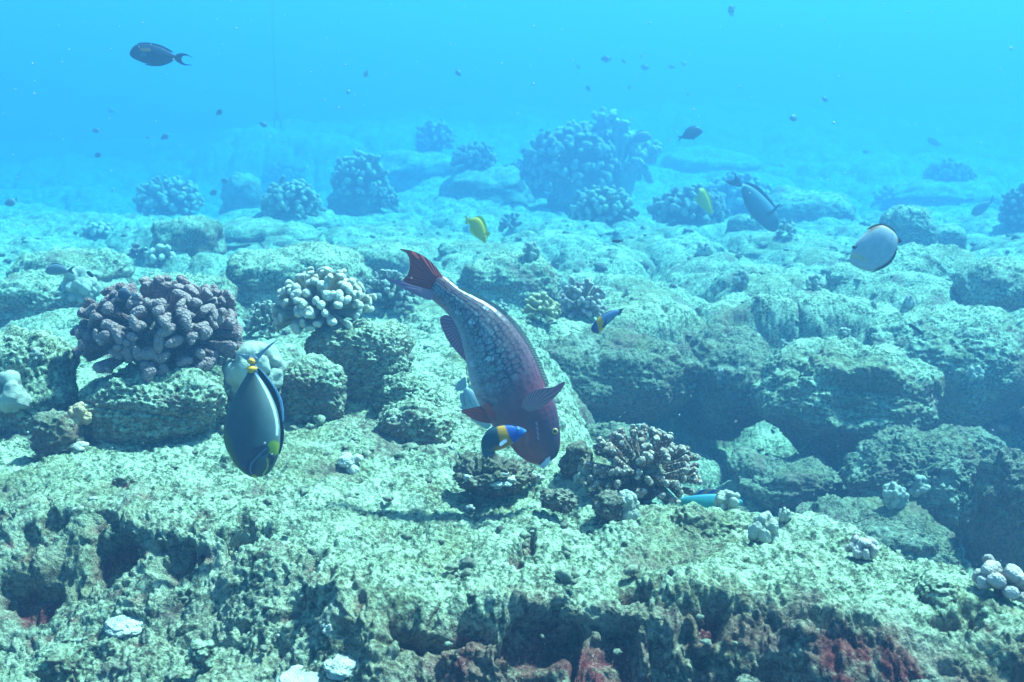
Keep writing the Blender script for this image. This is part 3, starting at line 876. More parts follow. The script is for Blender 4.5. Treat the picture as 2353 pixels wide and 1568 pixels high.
LB('right one of two big white crust corals at the bottom edge', 738, 842, 1490, 1560, 18, 'white', D=1.22, seed=35, w=.42, amp=.12, flatten=.5, wr=.05, name='crust_coral', group='white crust corals', dep=1.0)
LB('small cream coral button at the back corner of the lower shelf', 733, 774, 1432, 1462, 6, 'white', D=1.28, seed=36, lvl=4, group='white crust corals')
LB('pale yellow coral button on the left of the ledge', 130, 200, 1005, 1040, 9, 'white', D=1.78, seed=37, lvl=4, flatten=.6, group='white crust corals')

# ------------------------------------------------------------------ mooring line far off
def tube(pts, rad, S=8):
    pts = np.array(pts, float)
    n = len(pts)
    rad = np.broadcast_to(rad, (n,))
    V = []
    for i in range(n):
        d = pts[min(i + 1, n - 1)] - pts[max(i - 1, 0)]
        d /= np.linalg.norm(d)
        a = np.cross(d, (0.3, 1, 0.1)); a /= np.linalg.norm(a)
        b = np.cross(d, a)
        for s in range(S):
            th = 2 * math.pi * s / S
            V.append(pts[i] + rad[i] * (math.cos(th) * a + math.sin(th) * b))
    F = [(i * S + s, i * S + (s + 1) % S, (i + 1) * S + (s + 1) % S, (i + 1) * S + s) for i in range(n - 1) for s in range(S)]
    return np.array(V), F

def mooring():
    D = 12.0
    foot, d2 = hit(637, 292)
    D = min(max(d2, 16.0), 21.0)
    o0 = at(637, 290, D)
    line = [at(px, py, D) - o0 for px, py in [(624, -60), (626, 40), (629, 130), (632, 200), (635, 250), (636, 262)]]
    root = empty('mooring_line', o0)
    tag(root, 'thin dark rope rising from the far sea floor at upper left', 'rope')
    mrope, nt, bs = nodes('rope_fibre')
    bs.inputs['Base Color'].default_value = (0.05, 0.06, 0.07, 1)
    w = nd(nt, 'ShaderNodeTexNoise', i_Scale=40.0)
    nt.links.new(ramp(nt, w.outputs['Fac'], [(.3, (.03, .035, .04)), (.7, (.09, .10, .10))]).outputs[0], bs.inputs['Base Color'])
    V, F = tube(line, [.012] * 6)
    mesh_np('rope', V, F, mrope, root)
    k = line[-1]
    V, F = tube([k + np.array(v) for v in [(0, 0, .06), (-.02, 0, .02), (.02, 0, -.02), (-.01, 0, -.06)]], [.02, .05, .055, .03])
    mesh_np('knot', V, F, mrope, root)
    for s in (-1, 1):
        V, F = tube([k + np.array(v) for v in [(0, 0, -.03), (s * .05, 0, -.10), (s * .08, .02, -.18), (s * .07, .02, -.30)]], [.016] * 4)
        mesh_np('bridle_leg', V, F, mrope, root)
mooring()

# ------------------------------------------------------------------ loose rubble and chips, too many to count
def rubble():
    rng = np.random.default_rng(11)
    V0, F0 = icosphere(2)
    VV, FF, cc = [], [], []
    n = 0
    for i in range(1500):
        y = 1.15 + 7.5 * rng.random() ** 1.3
        x = (rng.random() * 2 - 1) * .56 * y
        r = .004 * y ** .75 * rng.uniform(.4, 1.5) * (1.6 if rng.random() < .1 else 1)
        z = float(zbase(x, y)) + r * .1
        q = V0 * np.array([rng.uniform(.8, 1.5), rng.uniform(.7, 1.1), rng.uniform(.45, .8)]) * r
        q = q * (1 + .55 * vnoise(V0[:, 0] * 2.2 + i, V0[:, 1] * 2.2, V0[:, 2] * 2.2, 200))[:, None]
        a = rng.random() * 6.28
        q = np.stack([q[:, 0] * math.cos(a) - q[:, 1] * math.sin(a), q[:, 0] * math.sin(a) + q[:, 1] * math.cos(a), q[:, 2]], 1)
        VV.append(q + np.array([x, y, z]))
        FF.append(F0 + n)
        n += len(V0)
        k = rng.random()
        cc.append(np.tile((.46, .45, .38) if k < .05 else ((.17, .17, .12) if k < .5 else (.24, .26, .17)), (len(V0), 1)))
    m, nt, bs = nodes('rubble_stone')
    at_ = nd(nt, 'ShaderNodeAttribute', attribute_name='tint')
    no = nd(nt, 'ShaderNodeTexNoise', i_Scale=160.0, i_Detail=4.0)
    geo = nd(nt, 'ShaderNodeNewGeometry')
    nt.links.new(geo.outputs['Position'], no.inputs['Vector'])
    nt.links.new(mix(nt, 1.0, at_.outputs['Color'], ramp(nt, no.outputs['Fac'], [(.35, (.4, .4, .4)), (.6, (1.1, 1.1, 1.1))]).outputs[0], 'MULTIPLY'), bs.inputs['Base Color'])
    bs.inputs['Roughness'].default_value = .95
    o = mesh_np('coral_rubble', np.concatenate(VV), np.concatenate(FF), m, col=np.concatenate(cc))
    tag(o, 'scattered chips and lumps of coral rubble over the reef rock', kind='stuff')
rubble()

# ------------------------------------------------------------------ marine snow drifting in the near water
def motes():
    rng = np.random.default_rng(5)
    V0, F0 = icosphere(1)
    VV, FF = [], []
    for i in range(650):
        d = rng.uniform(.7, 4.5)
        p = at(rng.uniform(-150, 2500), rng.uniform(0, 1300), d)
        if p[2] < float(zbase(p[0], p[1])) + .03:
            continue
        r = rng.uniform(.00035, .0011) * d ** .5
        VV.append(V0 * np.array([1, rng.uniform(.6, 1), rng.uniform(.5, 1.6)]) * r + p)
        FF.append(F0 + len(V0) * (len(VV) - 1))
    m, nt, bs = nodes('marine_snow')
    n = nd(nt, 'ShaderNodeTexNoise', i_Scale=300.0)
    nt.links.new(ramp(nt, n.outputs['Fac'], [(.3, (.45, .47, .42)), (.7, (.75, .75, .68))]).outputs[0], bs.inputs['Base Color'])
    o = mesh_np('marine_snow', np.concatenate(VV), np.concatenate(FF), m)
    tag(o, 'fine pale specks drifting in the water', kind='stuff')
motes()

# ------------------------------------------------------------------ fish
BASIS = Matrix(((1, 0, 0), (0, cp, sp_), (0, -sp_, cp)))      # right, away, up as seen by the diver's camera

def resample(P, n):
    P = np.array(P, float)
    # smooth the traced outline with Catmull-Rom
    Q = []
    for i in range(len(P) - 1):
        p0, p1, p2, p3 = P[max(i - 1, 0)], P[i], P[i + 1], P[min(i + 2, len(P) - 1)]
        for t in np.linspace(0, 1, 12, endpoint=False):
            Q.append(.5 * ((2 * p1) + (-p0 + p2) * t + (2 * p0 - 5 * p1 + 4 * p2 - p3) * t * t + (-p0 + 3 * p1 - 3 * p2 + p3) * t ** 3))
    Q.append(P[-1])
    Q = np.array(Q)
    s = np.r_[0, np.cumsum(np.linalg.norm(np.diff(Q, axis=0), axis=1))]
    t = np.linspace(0, s[-1], n)
    return np.stack([np.interp(t, s, Q[:, 0]), np.interp(t, s, Q[:, 1])], 1)

def pdist(x, y, pts):
    d = np.full(x.shape, 1e9)
    for (ax, ay), (bx, by) in zip(pts[:-1], pts[1:]):
        ex, ey = bx - ax, by - ay
        t = np.clip(((x - ax) * ex + (y - ay) * ey) / max(ex * ex + ey * ey, 1e-9), 0, 1)
        d = np.minimum(d, np.hypot(x - ax - t * ex, y - ay - t * ey))
    return d

def lay(c, col, m):
    m = np.clip(m, 0, 1)[:, None]
    return c * (1 - m) + np.array(col)[None] * m

def skin_material(name, rough=0.42, spec=.35, scale=(60, 22), scale_str=.25, pattern=False):
    m, nt, bs = nodes(name)
    a = nd(nt, 'ShaderNodeAttribute', attribute_name='tint')
    uv = nd(nt, 'ShaderNodeUVMap', uv_map='uv')
    mp = nd(nt, 'ShaderNodeMapping')
    mp.inputs['Scale'].default_value = (scale[0], scale[1], 1)
    nt.links.new(uv.outputs[0], mp.inputs[0])
    vo = nd(nt, 'ShaderNodeTexVoronoi', i_Scale=1.0, i_Randomness=.35, voronoi_dimensions='2D')
    nt.links.new(mp.outputs[0], vo.inputs['Vector'])
    n = nd(nt, 'ShaderNodeTexNoise', i_Scale=9.0, i_Detail=4.0)
    nt.links.new(uv.outputs[0], n.inputs['Vector'])
    v = math_(nt, 'MULTIPLY_ADD', n.outputs['Fac'], .5)
    nt.nodes[-1].inputs[2].default_value = .75
    c = mix(nt, 1.0, a.outputs['Color'], v, 'MULTIPLY')
    if pattern:
        # dark net of scale rims with dashes inside each scale, strongest where attribute 'net' says
        ve = nd(nt, 'ShaderNodeTexVoronoi', i_Scale=1.0, i_Randomness=.6, voronoi_dimensions='2D', feature='DISTANCE_TO_EDGE')
        wob = nd(nt, 'ShaderNodeTexNoise', i_Scale=1.3, i_Detail=2.0)
        nt.links.new(mp.outputs[0], wob.inputs['Vector'])
        vadd = nd(nt, 'ShaderNodeVectorMath', operation='MULTIPLY_ADD')
        nt.links.new(wob.outputs['Color'], vadd.inputs[0])
        vadd.inputs[1].default_value = (.9, .9, 0)
        nt.links.new(mp.outputs[0], vadd.inputs[2])
        nt.links.new(vadd.outputs[0], ve.inputs['Vector'])
        rim = ramp(nt, ve.outputs['Distance'], [(.04, (1, 1, 1)), (.20, (0, 0, 0))]).outputs[0]
        big_ = nd(nt, 'ShaderNodeTexNoise', i_Scale=.35, i_Detail=3.0)
        nt.links.new(mp.outputs[0], big_.inputs['Vector'])
        rim = math_(nt, 'MULTIPLY', rim, ramp(nt, big_.outputs['Fac'], [(.34, (.35, .35, .35)), (.6, (1, 1, 1))]).outputs[0])
        mp2 = nd(nt, 'ShaderNodeMapping')
        mp2.inputs['Scale'].default_value = (scale[0] * 2.2, scale[1] * 3.6, 1)
        nt.links.new(uv.outputs[0], mp2.inputs[0])
        vd = nd(nt, 'ShaderNodeTexVoronoi', i_Scale=1.0, i_Randomness=1.0, voronoi_dimensions='2D')
        nt.links.new(mp2.outputs[0], vd.inputs['Vector'])
        dash = ramp(nt, vd.outputs['Distance'], [(.16, (.8, .8, .8)), (.30, (0, 0, 0))]).outputs[0]
        na = nd(nt, 'ShaderNodeAttribute', attribute_name='net')
        na2 = nd(nt, 'ShaderNodeAttribute', attribute_name='dash')
        f = math_(nt, 'MAXIMUM', math_(nt, 'MULTIPLY', rim, na.outputs['Fac']), math_(nt, 'MULTIPLY', dash, na2.outputs['Fac']))
        c = mix(nt, f, c, (0.022, 0.026, 0.05))
        # a few silvery scales
        pick = ramp(nt, vo.outputs['Color'], [(.87, (0, 0, 0)), (.92, (1, 1, 1))]).outputs[0]
        c = mix(nt, math_(nt, 'MULTIPLY', math_(nt, 'MULTIPLY', pick, na2.outputs['Fac']), math_(nt, 'SUBTRACT', 1.0, f)), c, (.62, .66, .66))
    nt.links.new(c, bs.inputs['Base Color'])
    bs.inputs['Roughness'].default_value = rough
    bs.inputs['Specular IOR Level'].default_value = spec
    b = nd(nt, 'ShaderNodeBump', i_Strength=scale_str, i_Distance=.0012, invert=True)
    nt.links.new(vo.outputs['Distance'], b.inputs['Height'])
    nt.links.new(b.outputs[0], bs.inputs['Normal'])
    return m

M_SKIN = skin_material('fish_skin', .45, .25, (110, 46), .07)
M_PARROT = skin_material('net_patterned_skin', .38, .4, (38, 12), .5, True)

def fin_material(name, c1, c2, ang=0.0, scale=60.0, c3=None):
    """thin fin with rays; colour shifts along the fin by the tint attribute"""
    m, nt, bs = nodes(name)
    uv = nd(nt, 'ShaderNodeUVMap', uv_map='uv')
    mp = nd(nt, 'ShaderNodeMapping')
    mp.inputs['Rotation'].default_value = (0, 0, ang)
    nt.links.new(uv.outputs[0], mp.inputs[0])
    w = nd(nt, 'ShaderNodeTexWave', i_Scale=scale * .28, i_Distortion=.7, i_Detail=1.0)
    w.inputs['Detail Scale'].default_value = 1.2
    nt.links.new(mp.outputs[0], w.inputs['Vector'])
    c = ramp(nt, w.outputs['Fac'], [(.2, c1), (.8, c2)]).outputs[0]
    a = nd(nt, 'ShaderNodeAttribute', attribute_name='edge')
    if c3:
        c = mix(nt, a.outputs['Fac'], c, c3)
    nt.links.new(c, bs.inputs['Base Color'])
    bs.inputs['Roughness'].default_value = .5
    bs.inputs['Specular IOR Level'].default_value = .3
    b = nd(nt, 'ShaderNodeBump', i_Strength=.5, i_Distance=.001)
    nt.links.new(w.outputs['Fac'], b.inputs['Height'])
    nt.links.new(b.outputs[0], bs.inputs['Normal'])
    return m

def plain(name, col, rough=.5, var=.25, sc=40.0):
    m, nt, bs = nodes(name)
    tc = nd(nt, 'ShaderNodeTexCoord')
    n = nd(nt, 'ShaderNodeTexNoise', i_Scale=sc, i_Detail=3.0)
    nt.links.new(tc.outputs['Object'], n.inputs['Vector'])
    nt.links.new(ramp(nt, n.outputs['Fac'], [(.3, tuple(q * (1 - var) for q in col)), (.7, tuple(min(1, q * (1 + var)) for q in col))]).outputs[0], bs.inputs['Base Color'])
    bs.inputs['Roughness'].default_value = rough
    return m

M_PUPIL = plain('eye_pupil', (.012, .012, .015), .12)
def iris(name, col):
    return plain(name, col, .2)

class Fish:
    def __init__(s, name, label, cat, D, T, dorsal, ventral, thick=.36, paint=None, group=None, rings=70, seg=40, mat=None, attrs=None, centre=None, bend=0.0, fuller=1.0):
        s.T = T
        D = far(D)
        s.D = D
        dp, vp = resample(dorsal, rings), resample(ventral, rings)
        mid = (dp + vp) / 2
        s.cx, s.cy = centre or tuple(T(*mid.mean(0)))
        s.m = D / FPX
        s.root = empty(name, at(s.cx, s.cy, D), BASIS)
        tag(s.root, label, cat, group)
        hv = (dp - vp) / 2 * fuller
        hl = np.linalg.norm(hv, axis=1)
        k = abs(T(1, 0)[0] - T(0, 0)[0]) * s.m
        hmax = hl.max()
        w = thick * hmax * (hl / hmax) ** .85
        s.mid, s.hv, s.w = mid, hv, w * k
        th = np.linspace(0, 2 * math.pi, seg, endpoint=False)
        cx = mid[:, None, :] + hv[:, None, :] * np.cos(th)[None, :, None]
        sn = np.sin(th)
        yy = (w * k)[:, None] * (np.sign(sn) * np.abs(sn) ** 1.0)[None]
        u = np.linspace(0, 1, rings)
        by = bend * (u - .5) ** 2 * hmax * k
        PX, PY = cx[..., 0].ravel(), cx[..., 1].ravel()
        V = np.zeros((rings * seg + 2, 3))
        lx, lz = s.loc(PX, PY)
        V[:-2] = np.stack([lx, (yy + by[:, None]).ravel(), lz], 1)
        e0, e1 = s.loc(*mid[0]), s.loc(*mid[-1])
        V[-2] = (e0[0], by[0], e0[1])
        V[-1] = (e1[0], by[-1], e1[1])
        i = np.arange(rings * seg).reshape(rings, seg)
        j = np.roll(i, -1, 1)
        F = np.stack([i[:-1], j[:-1], j[1:], i[1:]], -1).reshape(-1, 4).tolist()
        a, b = rings * seg, rings * seg + 1
        F += [(a, int(j[0, q]), int(i[0, q])) for q in range(seg)] + [(b, int(i[-1, q]), int(j[-1, q])) for q in range(seg)]
        UU = np.r_[np.repeat(u, seg), 0, 1]
        VV = np.r_[np.tile(np.cos(th), rings), 0, 0]
        PX = np.r_[PX, mid[0][0], mid[-1][0]]
        PY = np.r_[PY, mid[0][1], mid[-1][1]]
        col = paint(PX, PY, UU, VV)
        at_ = {kk: f(PX, PY, UU, VV) for kk, f in (attrs or {}).items()}
        # arc length along the girth keeps the scales the same size all round
        side = np.r_[np.tile(th / math.pi, rings), 0, 0]
        s.body = mesh_np('body', V, F, mat or M_SKIN, s.root, col=col, uv=np.stack([UU, np.abs(1 - side)], 1), attrs=at_)

    def loc(s, x, y):
        X, Y = s.T(x, y)
        return (X - s.cx) * s.m, -(Y - s.cy) * s.m

    def surf(s, x, y):
        """half thickness of the body at a point of the photo"""
        d = np.linalg.norm(s.mid - np.array([x, y]), axis=1)
        i = int(d.argmin())
        h = s.hv[i]
        v = np.dot(np.array([x, y]) - s.mid[i], h) / max(np.dot(h, h), 1e-9)
        return s.w[i] * math.sqrt(max(0.02, 1 - min(1, v * v)))

    def fin(s, name, poly, mat, y0=0.0, base=None, lean=0.0, th=.0022, parent=None, smooth=6, rayo=None, label=None):
        """flat fin with real thickness; lean tilts it away from the body with distance from its base point"""
        import bmesh
        P = np.array(poly, float)
        Pc = np.vstack([P, P[:1]])
        Q = resample(Pc, max(28, len(P) * smooth))[:-1] if smooth else P
        bm = bmesh.new()
        vs = []
        for x, y in Q:
            lx, lz = s.loc(x, y)
            vs.append(bm.verts.new((lx, 0, lz)))
        f = bm.faces.new(vs)
        bm.normal_update()
        bmesh.ops.triangulate(bm, faces=[f])
        for _ in range(2):
            bmesh.ops.subdivide_edges(bm, edges=[e for e in bm.edges if e.calc_length() > .012], cuts=1, use_grid_fill=False)
            bmesh.ops.triangulate(bm, faces=bm.faces[:])
        bl = s.loc(*base) if base else None
        co = np.array([v.co[:] for v in bm.verts])
        bd = np.array([1.0 if v.is_boundary else 0.0 for v in bm.verts])
        y = np.full(len(co), y0)
        if bl:
            dist = np.hypot(co[:, 0] - bl[0], co[:, 2] - bl[1])
            y = y + lean * dist
        n = len(co)
        F = [[v.index for v in f.verts] for f in bm.faces]
        bm.verts.index_update()
        F = [[v.index for v in f.verts] for f in bm.faces]
        be = [(e.verts[0].index, e.verts[1].index) for e in bm.edges if e.is_boundary]
        bm.free()
        tt = th / 2 * (1 - .6 * bd)
        V = np.vstack([co + np.stack([0 * y, y - tt, 0 * y], 1), co + np.stack([0 * y, y + tt, 0 * y], 1)])
        FF = F + [[i + n for i in reversed(f)] for f in F] + [[a, b, b + n, a + n] for a, b in be]
        if bl:
            ang = np.arctan2(co[:, 2] - bl[1], co[:, 0] - bl[0])
            uv = np.stack([ang, dist * 4], 1)
            e = dist / max(dist.max(), 1e-6)
        else:
            uv = co[:, [0, 2]] * 10
            e = 0 * y
        uv = np.vstack([uv, uv])
        o = mesh_np(name, V, FF, mat, parent or s.root, smooth=False, uv=uv, attrs={'edge': np.r_[e, e]})
        if label:
            o['label'] = label
        return o

    def eye(s, x, y, r, col, both=True, y_add=0.0):
        lx, lz = s.loc(x, y)
        k = abs(s.T(1, 0)[0] - s.T(0, 0)[0]) * s.m
        rr = r * k
        yy = s.surf(x, y) + y_add
        V, F = icosphere(3)
        for sg in ((-1, 1) if both else (-1,)):
            e = mesh_np('eye', V * np.array([rr, rr * .55, rr]) + np.array([lx, sg * (yy - rr * .15), lz]), F, col, s.root)
            mesh_np('pupil', V * np.array([rr * .55, rr * .3, rr * .55]) + np.array([lx, sg * (yy + rr * .28), lz]), F, M_PUPIL, e)

def crop(x0, y0, sc):
    k = 2353 / 4096
    return lambda x, y: ((x0 + x / sc) * k, (y0 + y / sc) * k)

# ---- parrotfish
TP = crop(1500, 960, 1334 / 800)
def paint_parrot(x, y, u, v):
    o = np.zeros_like(x)
    mott = vnoise(x / 26, y / 26, o, 301) * .6 + vnoise(x / 11, y / 11, o, 302) * .5
    c = np.tile(np.array([.255, .28, .285]), (len(x), 1))
    c = lay(c, (.13, .06, .075), sstep(.05, .75, v + .3 * mott))                  # red-brown back
    c = lay(c, (.17, .095, .11), sstep(-.2, .45, mott) * .75)                       # mottling
    c = lay(c, (.40, .33, .37), sstep(-.55, -.95, v) * .8)                        # pale lilac belly
    c = lay(c, (.40, .12, .15), sstep(.22, .0, u) * sstep(-.1, -1, v))            # pink under the tail
    c = lay(c, (.16, .06, .08), sstep(.14, .0, u) * sstep(-.3, .8, v))
    c = lay(c, (.20, .085, .11), sstep(.42, .60, u + .06 * v + .07 * mott))
    c = lay(c, (.19, .035, .055), sstep(.54, .72, u + .05 * v + .05 * mott))      # wine red forepart
    c = lay(c, (.22, .026, .038), sstep(.62, .80, u + .03 * mott) * sstep(.15, -.6, v))
    c = lay(c, (.07, .030, .055), sstep(.64, .85, u + .05 * mott) * sstep(-.1, .8, v))
    c = lay(c, (.30, .06, .07), sstep(18, 4, pdist(x, y, [(985, 1235), (1015, 1300), (1010, 1350)])))
    c = lay(c, (.07, .04, .08), sstep(10, 3, pdist(x, y, [(1065, 1130), (1055, 1190), (1015, 1235)])))
    c = lay(c, (.36, .30, .42), sstep(5, 2, pdist(x, y, [(1075, 1215), (1085, 1290), (1088, 1330)])) * .8)
    return c
pf = Fish('parrotfish', 'big red-headed parrotfish with net-patterned scales, head down biting the rock', 'fish', 1.70, TP,
          [(430, 232), (470, 252), (520, 292), (580, 335), (650, 372), (730, 415), (805, 465), (870, 525), (925, 590), (975, 660), (1025, 745), (1065, 830), (1098, 915), (1130, 990), (1168, 1050), (1195, 1110), (1212, 1180), (1223, 1250), (1229, 1320), (1226, 1390), (1208, 1445), (1172, 1478), (1155, 1488)],
          [(352, 362), (385, 398), (425, 432), (470, 472), (508, 515), (545, 575), (575, 650), (598, 730), (615, 800), (632, 880), (652, 960), (682, 1040), (722, 1120), (772, 1205), (830, 1275), (895, 1350), (955, 1425), (1015, 1475), (1070, 1500), (1100, 1504)],
          thick=.46, paint=paint_parrot, rings=200, seg=140, mat=M_PARROT, bend=.5, fuller=1.06,
          attrs={'net': lambda x, y, u, v: (sstep(.66, .55, u) * (.30 + .70 * sstep(-.75, -.1, v))) * sstep(-1.05, -.6, v),
                 'dash': lambda x, y, u, v: sstep(.60, .48, u) * sstep(-.02, .1, u) * sstep(-1.0, -.7, v) * sstep(1, .6, v)})
mt_red = fin_material('dark_red_fin', (.13, .012, .022), (.42, .04, .045), 0, 9, (.55, .06, .045))
mt_pink = fin_material('pink_fin', (.30, .13, .18), (.52, .28, .33), 0, 10, (.36, .16, .28))
mt_lil = fin_material('lilac_fin', (.16, .05, .075), (.46, .26, .31), 0, 9, (.34, .10, .14))
mt_back = fin_material('back_fin', (.14, .07, .10), (.44, .32, .33), 0, 26, (.40, .38, .26))
pf.fin('tail_fin', [(452, 250), (425, 205), (370, 143), (310, 100), (240, 70), (158, 57), (205, 85), (226, 125), (230, 180), (215, 230), (182, 272), (235, 300), (345, 345), (400, 330), (440, 290)], mt_red, base=(440, 300), lean=.10, smooth=4, th=.004)
pf.fin('tail_fin', [(182, 272), (120, 262), (58, 246), (130, 292), (215, 340), (300, 380), (372, 402), (395, 370), (380, 340), (310, 318), (240, 298)], mt_pink, y0=-.003, base=(400, 350), lean=.10, smooth=4, th=.003, label='pink lower lobe of the tail')
pf.fin('dorsal_fin', [(545, 318), (600, 322), (660, 348), (735, 388), (815, 435), (890, 497), (955, 565), (1010, 638), (1062, 725), (1104, 812), (1138, 900), (1160, 960), (1120, 985), (1080, 880), (1030, 770), (975, 675), (915, 590), (850, 520), (770, 455), (690, 400), (610, 360)], mt_back, base=(700, 800), smooth=4, th=.003)
pf.fin('anal_fin', [(505, 510), (470, 500), (436, 520), (438, 565), (460, 622), (495, 682), (535, 735), (580, 785), (625, 825), (630, 790), (612, 720), (588, 650), (555, 580)], mt_lil, base=(640, 560), smooth=4, th=.003)
pf.fin('pectoral_fin', [(975, 1112), (985, 1065), (1018, 1022), (1065, 995), (1120, 982), (1180, 972), (1254, 936), (1240, 980), (1192, 1040), (1130, 1092), (1065, 1128), (1015, 1136)], mt_lil, y0=-pf.surf(1000, 1110) * 1.03, base=(1005, 1130), lean=-.35, smooth=4, th=.003)
pf.fin('pelvic_fin', [(790, 1222), (735, 1218), (680, 1205), (625, 1175), (574, 1137), (640, 1120), (700, 1108), (740, 1112), (775, 1150)], mt_red, y0=-.004, base=(800, 1190), lean=-.12, smooth=4, th=.003)
pf.fin('pelvic_fin', [(805, 1200), (765, 1175), (738, 1120), (735, 1088), (752, 1084), (778, 1112), (810, 1160)], mt_red, y0=-pf.surf(780, 1150) * .9, base=(805, 1195), lean=-.25, smooth=4, th=.003)
pf.eye(1199, 1272, 21, iris('amber_iris', (.45, .30, .10)))
pf.fin('beak', [(1093, 1506), (1130, 1470), (1158, 1430), (1168, 1452), (1162, 1485), (1125, 1520)], plain('beak', (.55, .52, .56), .4), y0=0, smooth=4, th=.035)

# ---- orange-spined unicornfish, head down in the left foreground
TU = crop(820, 1340, 1045 / 400)
def paint_uni(x, y, u, v):
    c = np.tile(np.array([.075, .085, .078]), (len(x), 1))
    c = lay(c, (.18, .225, .20), sstep(-.1, .8, v) * sstep(.9, .5, u))
    c = lay(c, (.065, .06, .085), sstep(.35, .6, u) * sstep(.3, -.3, v) * .8)
    c = lay(c, (.13, .15, .03), sstep(-.55, -.95, v) * sstep(.45, .65, u))
    c = lay(c, (.75, .80, .90), sstep(14, 7, pdist(x, y, [(534, 400), (592, 490), (645, 580), (692, 678), (730, 778), (754, 875), (764, 960), (762, 1040)])))
    c = lay(c, (.36, .42, .03), sstep(62, 40, pdist(x, y, [(730, 1150), (725, 1205)])) * sstep(-.2, .1, v))
    c = lay(c, (.025, .03, .055), sstep(60, 45, pdist(x, y, [(640, 1195), (560, 1220), (510, 1300), (490, 1400)])) * .75)
    c = lay(c, (.16, .20, .27), sstep(9, 4, pdist(x, y, [(665, 1175), (620, 1215), (545, 1290), (500, 1340), (482, 1400), (500, 1470)])))
    c = lay(c, (.50, .46, .03), sstep(8, 4, pdist(x, y, [(662, 1290), (672, 1340), (655, 1400), (610, 1460)])))
    c = lay(c, (.50, .40, .05), sstep(30, 15, np.hypot(x - 520, y - 1480)))
    c = lay(c, (.025, .025, .035), sstep(24, 12, pdist(x, y, [(715, 1290), (695, 1340)])))
    return c
uf = Fish('unicornfish', 'grey black-striped fish with two orange tail spots, nose down on the left of the ledge', 'fish', 1.55, TU,
          [(532, 318), (545, 370), (600, 455), (660, 555), (710, 655), (750, 755), (775, 860), (788, 970), (790, 1070), (786, 1160), (768, 1250), (738, 1330), (700, 1400), (655, 1455), (600, 1478), (555, 1488)],
          [(472, 300), (452, 355), (425, 425), (360, 535), (300, 650), (248, 775), (215, 900), (204, 1020), (218, 1130), (248, 1235), (298, 1335), (360, 1410), (425, 1460), (480, 1488), (510, 1496)],
          thick=.34, paint=paint_uni, rings=240, seg=170, bend=.3)
m_blk = fin_material('black_band_fin', (.012, .012, .02), (.022, .022, .03), 0, 30, (.012, .012, .02))
m_pblue = fin_material('pale_blue_edge', (.26, .38, .52), (.42, .56, .70), 0, 40)
uf.fin('dorsal_fin', [(540, 360), (560, 352), (620, 418), (690, 512), (742, 600), (775, 690), (797, 790), (810, 900), (826, 1000), (822, 1090), (803, 1180), (775, 1250), (775, 1100), (778, 960), (765, 850), (735, 745), (690, 640), (640, 545), (590, 465)], m_blk, base=(500, 800), th=.004, smooth=4)
uf.fin('dorsal_fin_edge', [(535, 322), (600, 378), (680, 475), (745, 565), (795, 665), (818, 780), (824, 900), (808, 890), (795, 790), (772, 690), (738, 600), (688, 512), (620, 420), (560, 354)], m_pblue, th=.003, smooth=4)
uf.fin('tail_fin', [(465, 305), (440, 275), (395, 240), (355, 210), (322, 185), (380, 202), (440, 214), (505, 206), (560, 186), (620, 146), (680, 95), (755, 52), (690, 112), (625, 180), (575, 240), (540, 300), (510, 318)], fin_material('grey_blue_tail', (.20, .28, .34), (.32, .42, .48), 0, 26), base=(500, 330), lean=.05, th=.004, smooth=4)
uf.fin('anal_fin', [(300, 650), (255, 740), (215, 860), (196, 990), (200, 1100), (222, 1190), (255, 1250), (240, 1150), (222, 1020), (232, 900), (268, 770)], fin_material('olive_fin', (.06, .07, .03), (.12, .13, .03), 0, 40), base=(480, 900), th=.003, smooth=4)
m_or = plain('orange_spine', (.75, .36, .01), .45)
V_, F_ = icosphere(3)
for (sx, sy, rx, ry) in ((488, 272, 40, 32), (490, 362, 50, 40)):
    lx, lz = uf.loc(sx, sy)
    k_ = uf.m * 2353 / 4096 / (1045 / 400)
    for sg in (-1, 1):
        q = V_ * np.array([rx * k_, .006, ry * k_])
        q[:, 0] *= 1 - .35 * np.sign(q[:, 2]) * np.abs(V_[:, 2]) * (-1 if sy > 300 else 1)
        mesh_np('tail_spine', q + np.array([lx, sg * (uf.surf(sx, sy) + .001), lz]), F_, m_or, uf.root)
uf.fin('pectoral_fin', [(455, 1300), (420, 1240), (400, 1180), (430, 1120), (480, 1130), (520, 1180), (560, 1215), (520, 1270)], fin_material('dusky_fin', (.03, .035, .05), (.07, .08, .10), 0, 22), y0=-uf.surf(480, 1250) * 1.02, base=(500, 1280), lean=-.18, th=.002, smooth=4)
uf.eye(700, 1258, 32, iris('dark_iris', (.03, .035, .05)))

